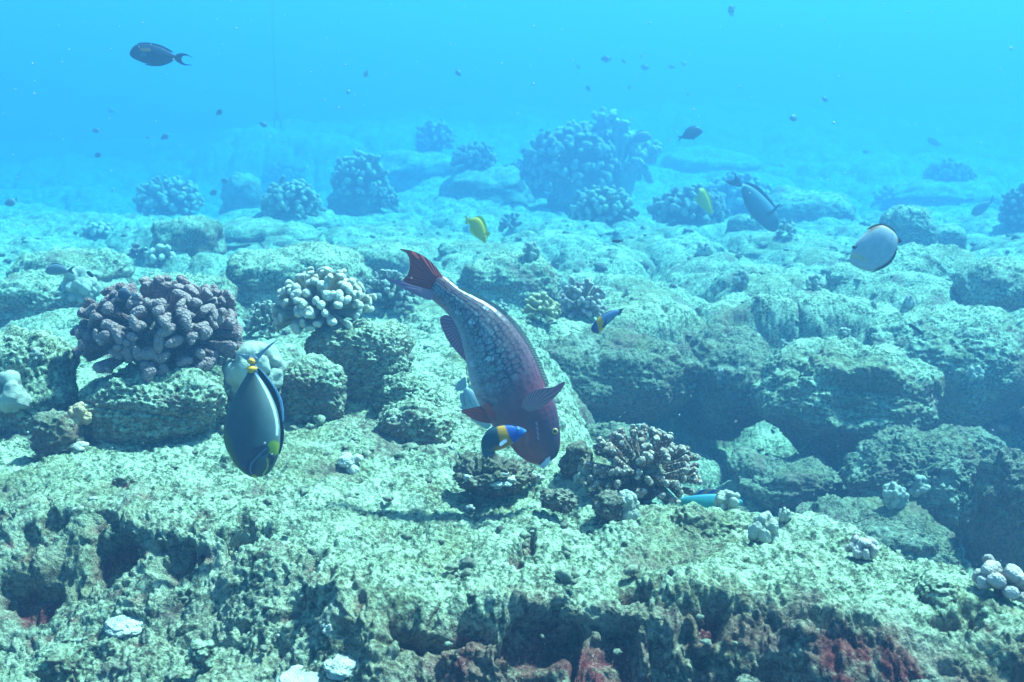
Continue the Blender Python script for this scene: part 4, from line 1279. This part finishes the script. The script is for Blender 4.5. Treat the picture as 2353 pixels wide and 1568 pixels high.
# ---- saddle wrasses
T4 = TP
def paint_wr(x, y, u, v):
    c = np.tile(np.array([.028, .065, .085]), (len(x), 1))
    c = lay(c, (.05, .11, .11), sstep(-.2, -.9, v) * .6)
    c = lay(c, (.62, .26, .02), sstep(.42, .47, u - .03 * v) * sstep(.66, .61, u + .02 * v))
    c = lay(c, (.45, .19, .03), sstep(-.35, -.8, v) * sstep(.22, .4, u) * sstep(.82, .7, u))
    c = lay(c, (.020, .075, .32), sstep(.62, .67, u + .03 * v))
    c = lay(c, (.06, .30, .55), sstep(.90, 1.0, u))
    return c
wr = Fish('saddle_wrasse', 'blue-headed wrasse with an orange band swimming in front of the parrotfish head', 'fish', 1.45, T4,
          [(705, 1372), (712, 1330), (735, 1292), (770, 1262), (815, 1245), (865, 1237), (915, 1237), (955, 1245), (988, 1260), (1008, 1272)],
          [(708, 1388), (725, 1404), (755, 1414), (800, 1410), (848, 1396), (890, 1378), (930, 1352), (968, 1322), (995, 1298), (1010, 1283)],
          thick=.42, paint=paint_wr, rings=70, seg=44, group='orange-banded wrasses', bend=1.4)
m_wf = fin_material('teal_fin', (.03, .07, .12), (.07, .14, .22), 0, 20)
wr.fin('tail_fin', [(708, 1378), (712, 1410), (726, 1448), (742, 1457), (770, 1440), (798, 1432), (798, 1410), (760, 1405), (730, 1392)], m_wf, base=(725, 1385), lean=.35, smooth=4)
wr.fin('dorsal_fin', [(730, 1298), (760, 1262), (810, 1240), (865, 1231), (920, 1231), (955, 1243), (900, 1246), (830, 1252), (770, 1280)], m_wf, smooth=4)
wr.fin('pectoral_fin', [(868, 1352), (845, 1368), (830, 1365), (838, 1345), (862, 1330), (882, 1325), (880, 1342)], fin_material('pale_violet_fin', (.40, .45, .70), (.55, .62, .85), 0, 20), y0=-wr.surf(868, 1345) * 1.05, base=(885, 1335), lean=-.35, smooth=4)
wr.eye(955, 1266, 11, iris('blue_iris', (.10, .30, .50)))

T5 = crop(1348, 900, 2353 / 1400)
def paint_wr2(x, y, u, v):
    c = np.tile(np.array([.13, .22, .36]), (len(x), 1))
    c = lay(c, (.02, .03, .07), sstep(.75, .95, v))
    c = lay(c, (.03, .04, .10), sstep(-.7, -.95, v))
    c = lay(c, (.65, .30, .01), sstep(.52, .57, u) * sstep(.80, .76, u + .06 * v))
    c = lay(c, (.012, .035, .16), sstep(.76, .80, u + .06 * v))
    return c
wr2 = Fish('saddle_wrasse', 'small blue wrasse with an orange band nosing the shaded face of the undercut boulder', 'fish', 2.2, T5,
           [(1893, 572), (1868, 571), (1830, 580), (1790, 600), (1752, 630), (1722, 668), (1706, 700)],
           [(1897, 590), (1875, 615), (1848, 642), (1815, 672), (1788, 703), (1758, 728), (1722, 724)],
           thick=.42, paint=paint_wr2, rings=60, seg=36, group='orange-banded wrasses')
wr2.fin('tail_fin', [(1886, 568), (1905, 565), (1930, 560), (1918, 578), (1908, 600), (1895, 612), (1885, 600)], m_wf, base=(1885, 585), lean=.1, smooth=4)
wr2.fin('pectoral_fin', [(1780, 690), (1795, 660), (1812, 628), (1806, 665), (1792, 692)], fin_material('navy_fin', (.01, .02, .08), (.03, .06, .16), 0, 20), y0=-wr2.surf(1790, 670) * 1.05, base=(1780, 690), lean=-.2, smooth=4)
wr2.eye(1742, 692, 8, iris('blue_iris_small', (.05, .10, .30)))

# ---- surgeonfish half hidden behind the parrotfish
def paint_sg(x, y, u, v):
    c = np.tile(np.array([.24, .31, .35]), (len(x), 1))
    c = lay(c, (.33, .42, .44), .5 + .5 * np.sin(v * 26 + u * 5))
    c = lay(c, (.03, .04, .05), sstep(-.90, -.98, v) * sstep(.4, .3, u))
    return c
sg = Fish('surgeonfish', 'pale blue-grey fine-lined fish half hidden behind the belly of the parrotfish', 'fish', 1.98, T4,
          [(612, 985), (645, 1000), (685, 1035), (730, 1090), (762, 1150), (775, 1200), (772, 1240), (755, 1262)],
          [(588, 1000), (592, 1040), (598, 1090), (612, 1145), (640, 1195), (680, 1228), (715, 1250), (738, 1262)],
          thick=.36, paint=paint_sg, rings=50, seg=40)
m_sgf = fin_material('blue_grey_fin', (.24, .34, .40), (.36, .46, .52), 0, 24)
sg.fin('tail_fin', [(590, 1002), (565, 1008), (538, 1003), (536, 985), (550, 955), (575, 930), (602, 915), (608, 945), (610, 985)], m_sgf, base=(608, 1010), smooth=4)
sg.fin('anal_fin', [(592, 1020), (566, 1030), (568, 1070), (580, 1110), (560, 1118), (605, 1140), (600, 1090)], m_sgf, base=(640, 1060), smooth=4)
sg.fin('dorsal_fin', [(620, 975), (660, 965), (720, 1010), (775, 1080), (760, 1120), (700, 1045), (650, 1000)], m_sgf, base=(640, 1100), smooth=4)
sg.eye(752, 1215, 10, iris('grey_iris', (.2, .22, .2)))

# ---- dark surgeonfish in open water
T1 = crop(0, 0, 2353 / 1400)
def paint_dk(x, y, u, v):
    c = np.tile(np.array([.022, .024, .055]), (len(x), 1))
    c = lay(c, (.55, .22, .03), sstep(13, 6, pdist(x, y, [(958, 341), (1012, 345)])))
    return c
dk = Fish('surgeonfish', 'dark surgeonfish with an orange shoulder bar and crescent tail in open water', 'fish', 4.0, T1,
          [(1180, 372), (1150, 355), (1120, 338), (1080, 318), (1030, 302), (980, 296), (935, 296), (900, 312), (878, 340), (872, 362)],
          [(1182, 402), (1150, 412), (1110, 428), (1065, 436), (1015, 434), (965, 424), (925, 408), (895, 394), (876, 378)],
          thick=.38, paint=paint_dk, rings=70, seg=40)
m_dkf = fin_material('dark_fin', (.015, .017, .04), (.035, .035, .06), 0, 30)
dk.fin('tail_fin', [(1172, 372), (1205, 360), (1245, 362), (1280, 378), (1302, 392), (1262, 376), (1230, 378), (1221, 392), (1224, 412), (1250, 432), (1292, 437), (1248, 441), (1212, 430), (1176, 404)], m_dkf, base=(1175, 388), smooth=4, th=.004)
dk.fin('dorsal_fin', [(1168, 352), (1130, 328), (1080, 304), (1020, 290), (960, 286), (920, 294), (960, 298), (1030, 306), (1090, 325), (1140, 350)], m_dkf, smooth=4, th=.003)
dk.fin('anal_fin', [(1165, 412), (1120, 434), (1070, 446), (1010, 444), (970, 434), (1020, 432), (1080, 430), (1130, 415)], m_dkf, smooth=4, th=.003)
dk.fin('pectoral_fin', [(950, 372), (975, 368), (1000, 378), (985, 392), (960, 390)], fin_material('pale_dark_fin', (.06, .06, .09), (.10, .11, .16), 0, 24), y0=-dk.surf(970, 375) * 1.03, base=(948, 378), lean=-.25, smooth=4)
dk.eye(898, 350, 7, iris('dark_iris_small', (.03, .03, .04)))

# ---- pale disc fish
T6 = crop(2696, 900, 2353 / 1400)
def paint_disc(x, y, u, v):
    c = np.tile(np.array([.46, .46, .48]), (len(x), 1))
    c = lay(c, (.30, .13, .06), sstep(.82, .95, np.abs(v)) * sstep(.62, .45, u) * sstep(-.5, .0, v))
    c = lay(c, (.12, .06, .06), sstep(.88, .97, -v) * sstep(.65, .5, u))
    c = lay(c, (.24, .12, .08), sstep(.10, .02, u))
    c = lay(c, (.62, .55, .32), sstep(20, 8, pdist(x, y, [(1195, 205), (1235, 215), (1268, 240)])) * .8)
    c = lay(c, (.02, .02, .03), sstep(16, 9, np.hypot(x - 1211, y - 150)))
    c = lay(c, (.2, .3, .5), sstep(9, 4, np.hypot(x - 1462, y - 72)))
    c = lay(c, (.2, .3, .5), sstep(9, 4, np.hypot(x - 1455, y - 102)))
    return c
bf = Fish('disc_fish', 'white disc-shaped fish with a brown rear edge hovering over the slabs at right', 'fish', 2.3, T6,
          [(1505, 92), (1490, 62), (1465, 35), (1430, 12), (1390, 3), (1345, 14), (1300, 42), (1255, 82), (1222, 122), (1200, 165), (1186, 205), (1180, 228)],
          [(1508, 118), (1495, 160), (1475, 205), (1448, 245), (1412, 275), (1370, 298), (1325, 311), (1280, 306), (1238, 290), (1205, 272), (1186, 255), (1180, 242)],
          thick=.26, paint=paint_disc, rings=70, seg=44)
bf.fin('tail_fin', [(1500, 88), (1518, 95), (1532, 108), (1520, 122), (1503, 124)], fin_material('brown_fin', (.16, .08, .06), (.26, .14, .09), 0, 30), base=(1500, 106), smooth=4)
bf.fin('dorsal_fin', [(1498, 70), (1480, 35), (1440, 4), (1392, -8), (1340, 2), (1292, 34), (1340, 22), (1390, 10), (1435, 22), (1475, 55)], fin_material('brown_edge_fin', (.22, .11, .06), (.36, .20, .11), 0, 50), base=(1380, 150), smooth=4)
bf.fin('anal_fin', [(1500, 150), (1490, 205), (1462, 250), (1425, 282), (1370, 308), (1318, 322), (1370, 296), (1420, 268), (1455, 230), (1485, 180)], fin_material('dark_edge_fin', (.06, .04, .05), (.14, .08, .07), 0, 50), base=(1380, 150), smooth=4)
bf.fin('pectoral_fin', [(1270, 238), (1240, 222), (1205, 212), (1196, 200), (1225, 200), (1262, 218)], fin_material('cream_fin', (.55, .50, .36), (.68, .62, .46), 0, 24), y0=-bf.surf(1240, 215) * 1.05, base=(1272, 235), lean=-.2, smooth=4)
bf.eye(1211, 150, 11, iris('black_iris', (.02, .02, .02)))

# ---- two yellow tangs
T0 = lambda x, y: (x, y)
def paint_y(x, y, u, v):
    c = np.tile(np.array([.66, .50, .015]), (len(x), 1))
    return lay(c, (.50, .42, .02), sstep(.2, -.8, v))
m_yf = fin_material('yellow_fin', (.62, .52, .02), (.80, .68, .05), 0, 26)
y1 = Fish('yellow_tang', 'yellow fish nose down above the low slab at centre', 'fish', 3.6, T0,
          [(1082, 503), (1092, 500), (1102, 503), (1110, 514), (1115, 528), (1117, 544), (1117, 557)],
          [(1078, 511), (1081, 521), (1087, 532), (1095, 542), (1104, 551), (1111, 557), (1115, 560)], thick=.30, paint=paint_y, rings=40, seg=30, group='yellow tangs')
y1.fin('tail_fin', [(1084, 502), (1076, 500), (1066, 495), (1070, 504), (1069, 516), (1076, 514), (1082, 513)], m_yf, base=(1084, 508), smooth=4, lean=.2)
y1.fin('dorsal_fin', [(1088, 501), (1102, 496), (1113, 505), (1119, 525), (1121, 548), (1117, 545), (1113, 522), (1104, 508)], m_yf, smooth=4)
y1.fin('anal_fin', [(1080, 518), (1079, 530), (1088, 541), (1100, 550), (1095, 541), (1087, 532)], m_yf, smooth=4)
y1.fin('pectoral_fin', [(1112, 538), (1122, 534), (1128, 538), (1120, 543)], m_yf, y0=-y1.surf(1110, 540), base=(1112, 540), lean=-.4, smooth=4)
y1.eye(1113, 547, 2.2, iris('yellow_iris', (.3, .25, .02)))
y2 = Fish('yellow_tang', 'yellow fish in front of the dark rubbly coral beside the large dark unicornfish', 'fish', 5.2, T0,
          [(1612, 437), (1619, 438), (1625, 447), (1629, 458), (1632, 470), (1635, 483), (1636, 493)],
          [(1606, 440), (1602, 449), (1600, 458), (1604, 468), (1612, 477), (1622, 485), (1632, 493)], thick=.30, paint=paint_y, rings=40, seg=30, group='yellow tangs')
y2.fin('dorsal_fin', [(1614, 436), (1624, 437), (1631, 450), (1635, 465), (1638, 480), (1637, 492), (1633, 480), (1629, 462), (1623, 446)], m_yf, smooth=4)
y2.fin('tail_fin', [(1612, 441), (1606, 434), (1613, 431), (1621, 434), (1618, 441)], m_yf, base=(1612, 442), smooth=4, lean=.5)
y2.fin('anal_fin', [(1602, 448), (1596, 458), (1603, 469), (1614, 479), (1606, 468)], m_yf, smooth=4)
y2.eye(1632, 482, 2, iris('yellow_iris_far', (.3, .25, .02)))

# ---- large unicornfish at right
T3 = crop(2696, 0, 2353 / 1400)
def paint_u2(x, y, u, v):
    c = np.tile(np.array([.10, .12, .13]), (len(x), 1))
    c = lay(c, (.18, .24, .26), sstep(.0, .7, v) * sstep(.85, .6, u))
    c = lay(c, (.035, .035, .05), sstep(.0, -.8, v))
    c = lay(c, (.05, .05, .06), sstep(.72, .85, u))
    c = lay(c, (.55, .60, .66), sstep(.05, .02, u))
    return c
u2 = Fish('unicornfish', 'large dark unicornfish with a black back fin diving beside the coral at right', 'fish', 5.3, T3,
          [(462, 1238), (500, 1248), (545, 1272), (590, 1310), (632, 1352), (665, 1390), (690, 1430), (702, 1475), (702, 1520), (690, 1552)],
          [(448, 1262), (458, 1310), (472, 1365), (500, 1425), (535, 1470), (575, 1505), (615, 1538), (648, 1556), (672, 1562)],
          thick=.32, paint=paint_u2, rings=70, seg=40)
u2.fin('dorsal_fin', [(470, 1232), (510, 1230), (560, 1252), (610, 1298), (655, 1350), (690, 1400), (662, 1388), (625, 1348), (580, 1303), (530, 1265)], m_blk, base=(550, 1400), smooth=4, th=.004)
u2.fin('tail_fin', [(458, 1240), (440, 1205), (418, 1178), (400, 1162), (410, 1195), (390, 1212), (340, 1216), (372, 1240), (410, 1252), (448, 1258)], m_dkf, base=(455, 1252), smooth=4, th=.005)
u2.fin('pectoral_fin', [(640, 1430), (690, 1378), (690, 1395), (650, 1445), (615, 1460), (612, 1440)], m_dkf, y0=-u2.surf(640, 1440) * 1.03, base=(615, 1455), lean=-.3, smooth=4)
u2.fin('pelvic_fin', [(530, 1465), (505, 1440), (495, 1430), (510, 1452), (525, 1480)], m_dkf, smooth=4)
u2.eye(690, 1490, 6, iris('dark_iris_far', (.03, .03, .03)))

# ---- plainer fish
def simple(name, label, D, T, dorsal, ventral, col, tail, tcol, eye=None, group=None, belly=None, extra=()):
    def pt(x, y, u, v):
        c = np.tile(np.array(col), (len(x), 1))
        if belly:
            c = lay(c, belly, sstep(.2, -.6, v))
        return c
    f = Fish(name, label, 'fish', D, T, dorsal, ventral, thick=.34, paint=pt, rings=40, seg=28, group=group)
    fm = fin_material(name + '_fin', tuple(q * .8 for q in tcol), tcol, 0, 30)
    if tail:
        f.fin('tail_fin', tail, fm, base=tail[0], smooth=4)
    for nme, poly in extra:
        f.fin(nme, poly, fm, smooth=4)
    if eye:
        f.eye(eye[0], eye[1], eye[2], iris(name + '_iris', (.03, .03, .03)))
    return f
simple('surgeonfish', 'slate blue surgeonfish swimming right of the tall antler coral', 5.4, T3,
       [(52, 915), (70, 890), (95, 866), (125, 854), (155, 852), (178, 866), (193, 884)], [(50, 930), (75, 936), (105, 938), (135, 932), (160, 920), (180, 904), (193, 888)],
       (.06, .07, .10), [(55, 922), (45, 915), (22, 918), (36, 930), (24, 958), (45, 938), (55, 928)], (.05, .06, .09), (162, 866, 4),
       extra=[('dorsal_fin', [(55, 905), (90, 862), (125, 848), (160, 848), (125, 856), (90, 872)]), ('pelvic_fin', [(140, 930), (134, 942), (120, 936)])])
T2 = crop(1348, 0, 2353 / 1400)
simple('surgeonfish', 'pale surgeonfish in front of the right branches of the antler coral', 6.6, T2,
       [(1985, 945), (2000, 915), (2025, 893), (2055, 883), (2085, 888), (2105, 905), (2117, 925)], [(1985, 962), (2010, 962), (2040, 962), (2070, 955), (2092, 948), (2108, 938), (2117, 930)],
       (.30, .34, .36), [(1988, 950), (1975, 930), (1962, 925), (1970, 950), (1960, 972), (1978, 965)], (.28, .32, .34), (2090, 902, 4), extra=[('dorsal_fin', [(1990, 925), (2020, 885), (2058, 876), (2090, 884), (2055, 886), (2022, 900)])])
T45 = crop(0, 900, 2353 / 1400)
simple('surgeonfish', 'faint grey blurred fish above the knobbly pale coral colony at left', 2.9, T45,
       [(455, 305), (440, 285), (410, 270), (375, 264), (340, 272), (315, 290), (303, 310)], [(455, 318), (430, 330), (400, 336), (370, 338), (340, 336), (318, 330), (304, 318)],
       (.16, .20, .24), [(450, 310), (470, 290), (498, 280), (485, 305), (500, 330), (470, 322)], (.14, .18, .22), (325, 296, 4), extra=[('dorsal_fin', [(445, 288), (410, 264), (370, 257), (335, 266), (375, 268), (410, 276)])])
simple('damselfish', 'small black fish right of the knobbly pale coral colony', 2.8, T45,
       [(580, 315), (592, 310), (608, 316), (622, 330), (630, 345)], [(582, 325), (592, 338), (606, 348), (620, 354), (630, 352)], (.02, .025, .04), None, (.02, .02, .03))
simple('damselfish', 'grey damselfish with a white tail above the top of the brown coral head', 1.75, T45,
       [(878, 462), (862, 442), (840, 432), (815, 435), (798, 452), (790, 470)], [(882, 470), (872, 490), (850, 506), (825, 508), (803, 496), (792, 480)], (.07, .075, .10),
       [(878, 465), (890, 458), (915, 470), (905, 478), (885, 474)], (.55, .58, .55), (806, 466, 5), extra=[('dorsal_fin', [(872, 448), (845, 426), (812, 428), (796, 448), (818, 438), (845, 436)])])
simple('wrasse', 'small pale fish peeking over the top right of the speckled coral', 1.85, T5,
       [(2112, 1418), (2130, 1398), (2155, 1386), (2185, 1383), (2210, 1392), (2222, 1405)], [(2115, 1430), (2140, 1436), (2165, 1440), (2190, 1440), (2210, 1432), (2222, 1418)], (.24, .28, .26),
       [(2115, 1424), (2098, 1430), (2085, 1445), (2105, 1440)], (.22, .26, .26), (2205, 1402, 4))
simple('damselfish', 'small dark fish low over the plateau above the olive coral', 3.7, T5,
       [(1915, 105), (1895, 98), (1870, 98), (1850, 104), (1845, 109)], [(1915, 112), (1895, 120), (1870, 122), (1852, 116), (1846, 111)], (.03, .04, .06), [(1910, 108), (1925, 95), (1920, 110), (1926, 122)], (.03, .04, .06))
simple('chub', 'faint grey fish at the far right over the slabs', 6.0, T3, [(2120, 1360), (2090, 1355), (2050, 1368), (2015, 1395), (1998, 1430)], [(2125, 1375), (2100, 1415), (2065, 1445), (2030, 1455), (2000, 1448)], (.16, .20, .22),
       [(2120, 1365), (2135, 1330), (2148, 1305), (2145, 1345), (2130, 1375)], (.14, .17, .20))
simple('chub', 'faint plump fish far off at the upper right above the ridge', 9.0, T3, [(1790, 968), (1770, 945), (1745, 925), (1720, 920), (1705, 930)], [(1790, 980), (1765, 985), (1740, 978), (1715, 962), (1704, 945)], (.14, .17, .20),
       [(1788, 975), (1808, 962), (1800, 980), (1806, 995)], (.13, .15, .18))
simple('damselfish', 'tiny dark fish resting in the crack right of the upright white coral', 3.3, T6, [(1570, 668), (1590, 664), (1620, 680), (1655, 705), (1680, 735)], [(1575, 675), (1595, 692), (1625, 715), (1655, 735), (1682, 742)], (.02, .025, .035), None, (.02, .02, .03))
# teal parrotfish half hidden behind the rim rocks
T8 = crop(2250, 1650, 2352 / 900)
def paint_teal(x, y, u, v):
    return lay(np.tile(np.array([.05, .42, .40]), (len(x), 1)), (.04, .25, .34), sstep(.3, .95, v))
tp_ = Fish('parrotfish', 'turquoise parrotfish with an orange-barred blue fin hidden behind the rim rocks', 'fish', 1.80, T8,
           [(1180, 905), (1250, 890), (1340, 872), (1440, 858), (1560, 852), (1680, 860), (1800, 885), (1880, 920)], [(1180, 930), (1260, 985), (1360, 1030), (1460, 1060), (1580, 1065), (1700, 1050), (1810, 1000), (1880, 950)], thick=.4, paint=paint_teal, rings=50, seg=40)
tp_.fin('dorsal_fin', [(1330, 872), (1400, 830), (1470, 806), (1560, 804), (1640, 812), (1740, 840), (1800, 885), (1700, 866), (1560, 860), (1440, 866)], fin_material('barred_blue_fin', (.03, .12, .42), (.42, .26, .20), .9, 9), smooth=4)
tp_.fin('tail_fin', [(1185, 918), (1150, 890), (1110, 880), (1130, 920), (1112, 960), (1160, 945)], fin_material('turquoise_fin', (.04, .30, .36), (.06, .42, .42), 0, 20), base=(1185, 918), smooth=4)
tp_.eye(1830, 915, 9, iris('teal_iris', (.3, .2, .05)))

# ---- little chromis dotted through the water: one built, the rest copies
def chromis_mesh(colr):
    rings, seg = 26, 18
    u = np.linspace(0, 1, rings)
    h = .23 * np.sin(np.clip(u, .0, 1) ** .75 * math.pi) ** .8 + .035
    h[-1] = .02
    x = (.42 - .84 * u) * .8 + .02
    th = np.linspace(0, 2 * math.pi, seg, endpoint=False)
    V = [(x[i], .38 * h[i] * math.sin(t), h[i] * math.cos(t)) for i in range(rings) for t in th]
    F = [(i * seg + s, i * seg + (s + 1) % seg, (i + 1) * seg + (s + 1) % seg, (i + 1) * seg + s) for i in range(rings - 1) for s in range(seg)]
    F.append(tuple(range(seg - 1, -1, -1)))
    F.append(tuple((rings - 1) * seg + s for s in range(seg)))
    n = len(V)
    tail = [(.34, 0, .05), (.42, 0, .13), (.52, 0, .20), (.46, 0, 0), (.52, 0, -.20), (.42, 0, -.13), (.34, 0, -.05)]
    V += [(a, -.008, c) for a, _, c in tail] + [(a, .008, c) for a, _, c in tail]
    k = len(tail)
    for (a, b, c) in ((0, 1, 3), (1, 2, 3), (0, 3, 6), (3, 5, 6), (3, 4, 5)):
        F += [(n + a, n + b, n + c), (n + k + c, n + k + b, n + k + a)]
    F += [(n + i, n + (i + 1) % k, n + k + (i + 1) % k, n + k + i) for i in range(k)]
    n = len(V)
    fins = [[(.20, 0, .17), (.05, 0, .27), (-.12, 0, .28), (-.22, 0, .20), (0, 0, .2)], [(.22, 0, -.15), (.10, 0, -.27), (-.05, 0, -.24), (.05, 0, -.18)]]
    for fp in fins:
        n = len(V)
        k = len(fp)
        V += [(a, -.008, c) for a, _, c in fp] + [(a, .008, c) for a, _, c in fp]
        F += [tuple(n + i for i in range(k)), tuple(n + k + i for i in reversed(range(k)))]
        F += [(n + i, n + (i + 1) % k, n + k + (i + 1) % k, n + k + i) for i in range(k)]
    return np.array(V), F
M_CHR = plain('dark_chromis', (.16, .19, .24), .5)
M_CHP = plain('silvery_chromis', (.36, .42, .45), .35)
_v, _f = chromis_mesh(None)
_proto = {}
CH = [  # x, y, length in photo pixels, heading angle (0 = facing left), depth, pale?, what sets it apart
    (1680, 22, 30, 80, 5, 1, 'pale thin fish seen nearly edge on near the top of the water, right of centre'),
    (841, 172, 22, -70, 5, 1, 'tiny silver fish highest of those left of centre'),
    (800, 212, 18, -65, 6, 0, 'tiny dark fish just below the tiny silver fish'),
    (1052, 166, 24, 60, 6, 0, 'small dark fish alone in the blue straight above the long pale slab'),
    (1390, 136, 30, 10, 6.5, 0, 'largest of the little dark fish above the antler coral'),
    (1432, 139, 16, 60, 8, 0, 'faint tiny fish right of the largest little dark fish'),
    (1351, 202, 20, 65, 7, 0, 'tiny dark steeply tilted fish above the antler coral tip'),
    (1480, 155, 26, 15, 7, 0, 'small dark fish tilted down between two fainter ones, upper centre right'),
    (1473, 127, 12, 80, 8, 0, 'faint speck of a fish straight above the small tilted dark fish'),
    (1542, 153, 18, 20, 8, 0, 'faint small fish right of the small tilted dark fish'),
    (1571, 147, 20, 12, 8, 1, 'faint pale fish at the right end of the upper scatter'),
    (1446, 200, 14, 85, 9, 0, 'very faint thin fish over the right part of the antler coral'),
    (1328, 152, 14, 60, 9, 0, 'very faint thin fish left of the largest little dark fish'),
    (1897, 229, 22, 190, 6, 0, 'small dark fish alone in the blue at upper right'),
    (1825, 271, 30, 160, 5.5, 0, 'small dark fish with a pale tail left of the lone one at upper right'),
    (505, 257, 24, 145, 5, 0, 'small dark fish left of the mooring rope a little above its foot'),
    (607, 287, 24, 195, 6, 0, 'small dark fish beside the foot of the mooring rope'),
    (381, 313, 26, 150, 5.5, 0, 'small dark fish with a pale head in the left blue water'),
    (342, 315, 15, 150, 7, 0, 'tiny dark fish just left of the pale-headed one'),
    (220, 300, 24, -10, 6, 0, 'small dark fish, upper one of two over each other at far left'),
    (226, 356, 26, 165, 6, 0, 'small dark fish, lower one of two over each other at far left'),
    (256, 254, 20, 185, 8, 0, 'faint fish highest in the left blue water under the surgeonfish'),
    (518, 416, 28, 190, 6, 0, 'small purplish fish above a second one beside the blocky dark boulder'),
    (492, 442, 28, 165, 6, 0, 'small reddish fish, lower of two beside the blocky dark boulder'),
    (22, 466, 36, -20, 5, 0, 'dark blurred fish at the very left edge over the boulders'),
    (259, 435, 16, 90, 6.5, 1, 'faint pale fish above the left coral mound'),
    (1245, 299, 14, 160, 7.5, 0, 'tiny dark fish beside the top left of the dark coral mound'),
    (1580, 217, 12, 0, 9, 0, 'faint far speck of a fish left of the slate blue surgeonfish'),
    (1795, 379, 14, 70, 7, 0, 'thin little fish upright on the flat slab right of the large unicornfish'),
    (1988, 349, 20, 0, 8, 0, 'faint dark fish low over the far right slabs'),
]
for i, (px, py, L, ang, D, pale, lab) in enumerate(CH):
    if pale not in _proto:
        o = mesh_np('chromis', _v, _f, M_CHP if pale else M_CHR)
        _proto[pale] = o
    else:
        o = _proto[pale].copy()
        COL.objects.link(o)
    D = far(D)
    s = L * D / FPX
    o.location = at(px, py, D)
    yaw = random.Random(i).uniform(-25, 25)
    o.rotation_euler = (BASIS @ Matrix.Rotation(R(ang), 3, 'Y') @ Matrix.Rotation(R(yaw), 3, 'Z')).to_euler()
    o.scale = (s, s, s)
    tag(o, lab, 'fish', 'little fish in the open water')

haze()
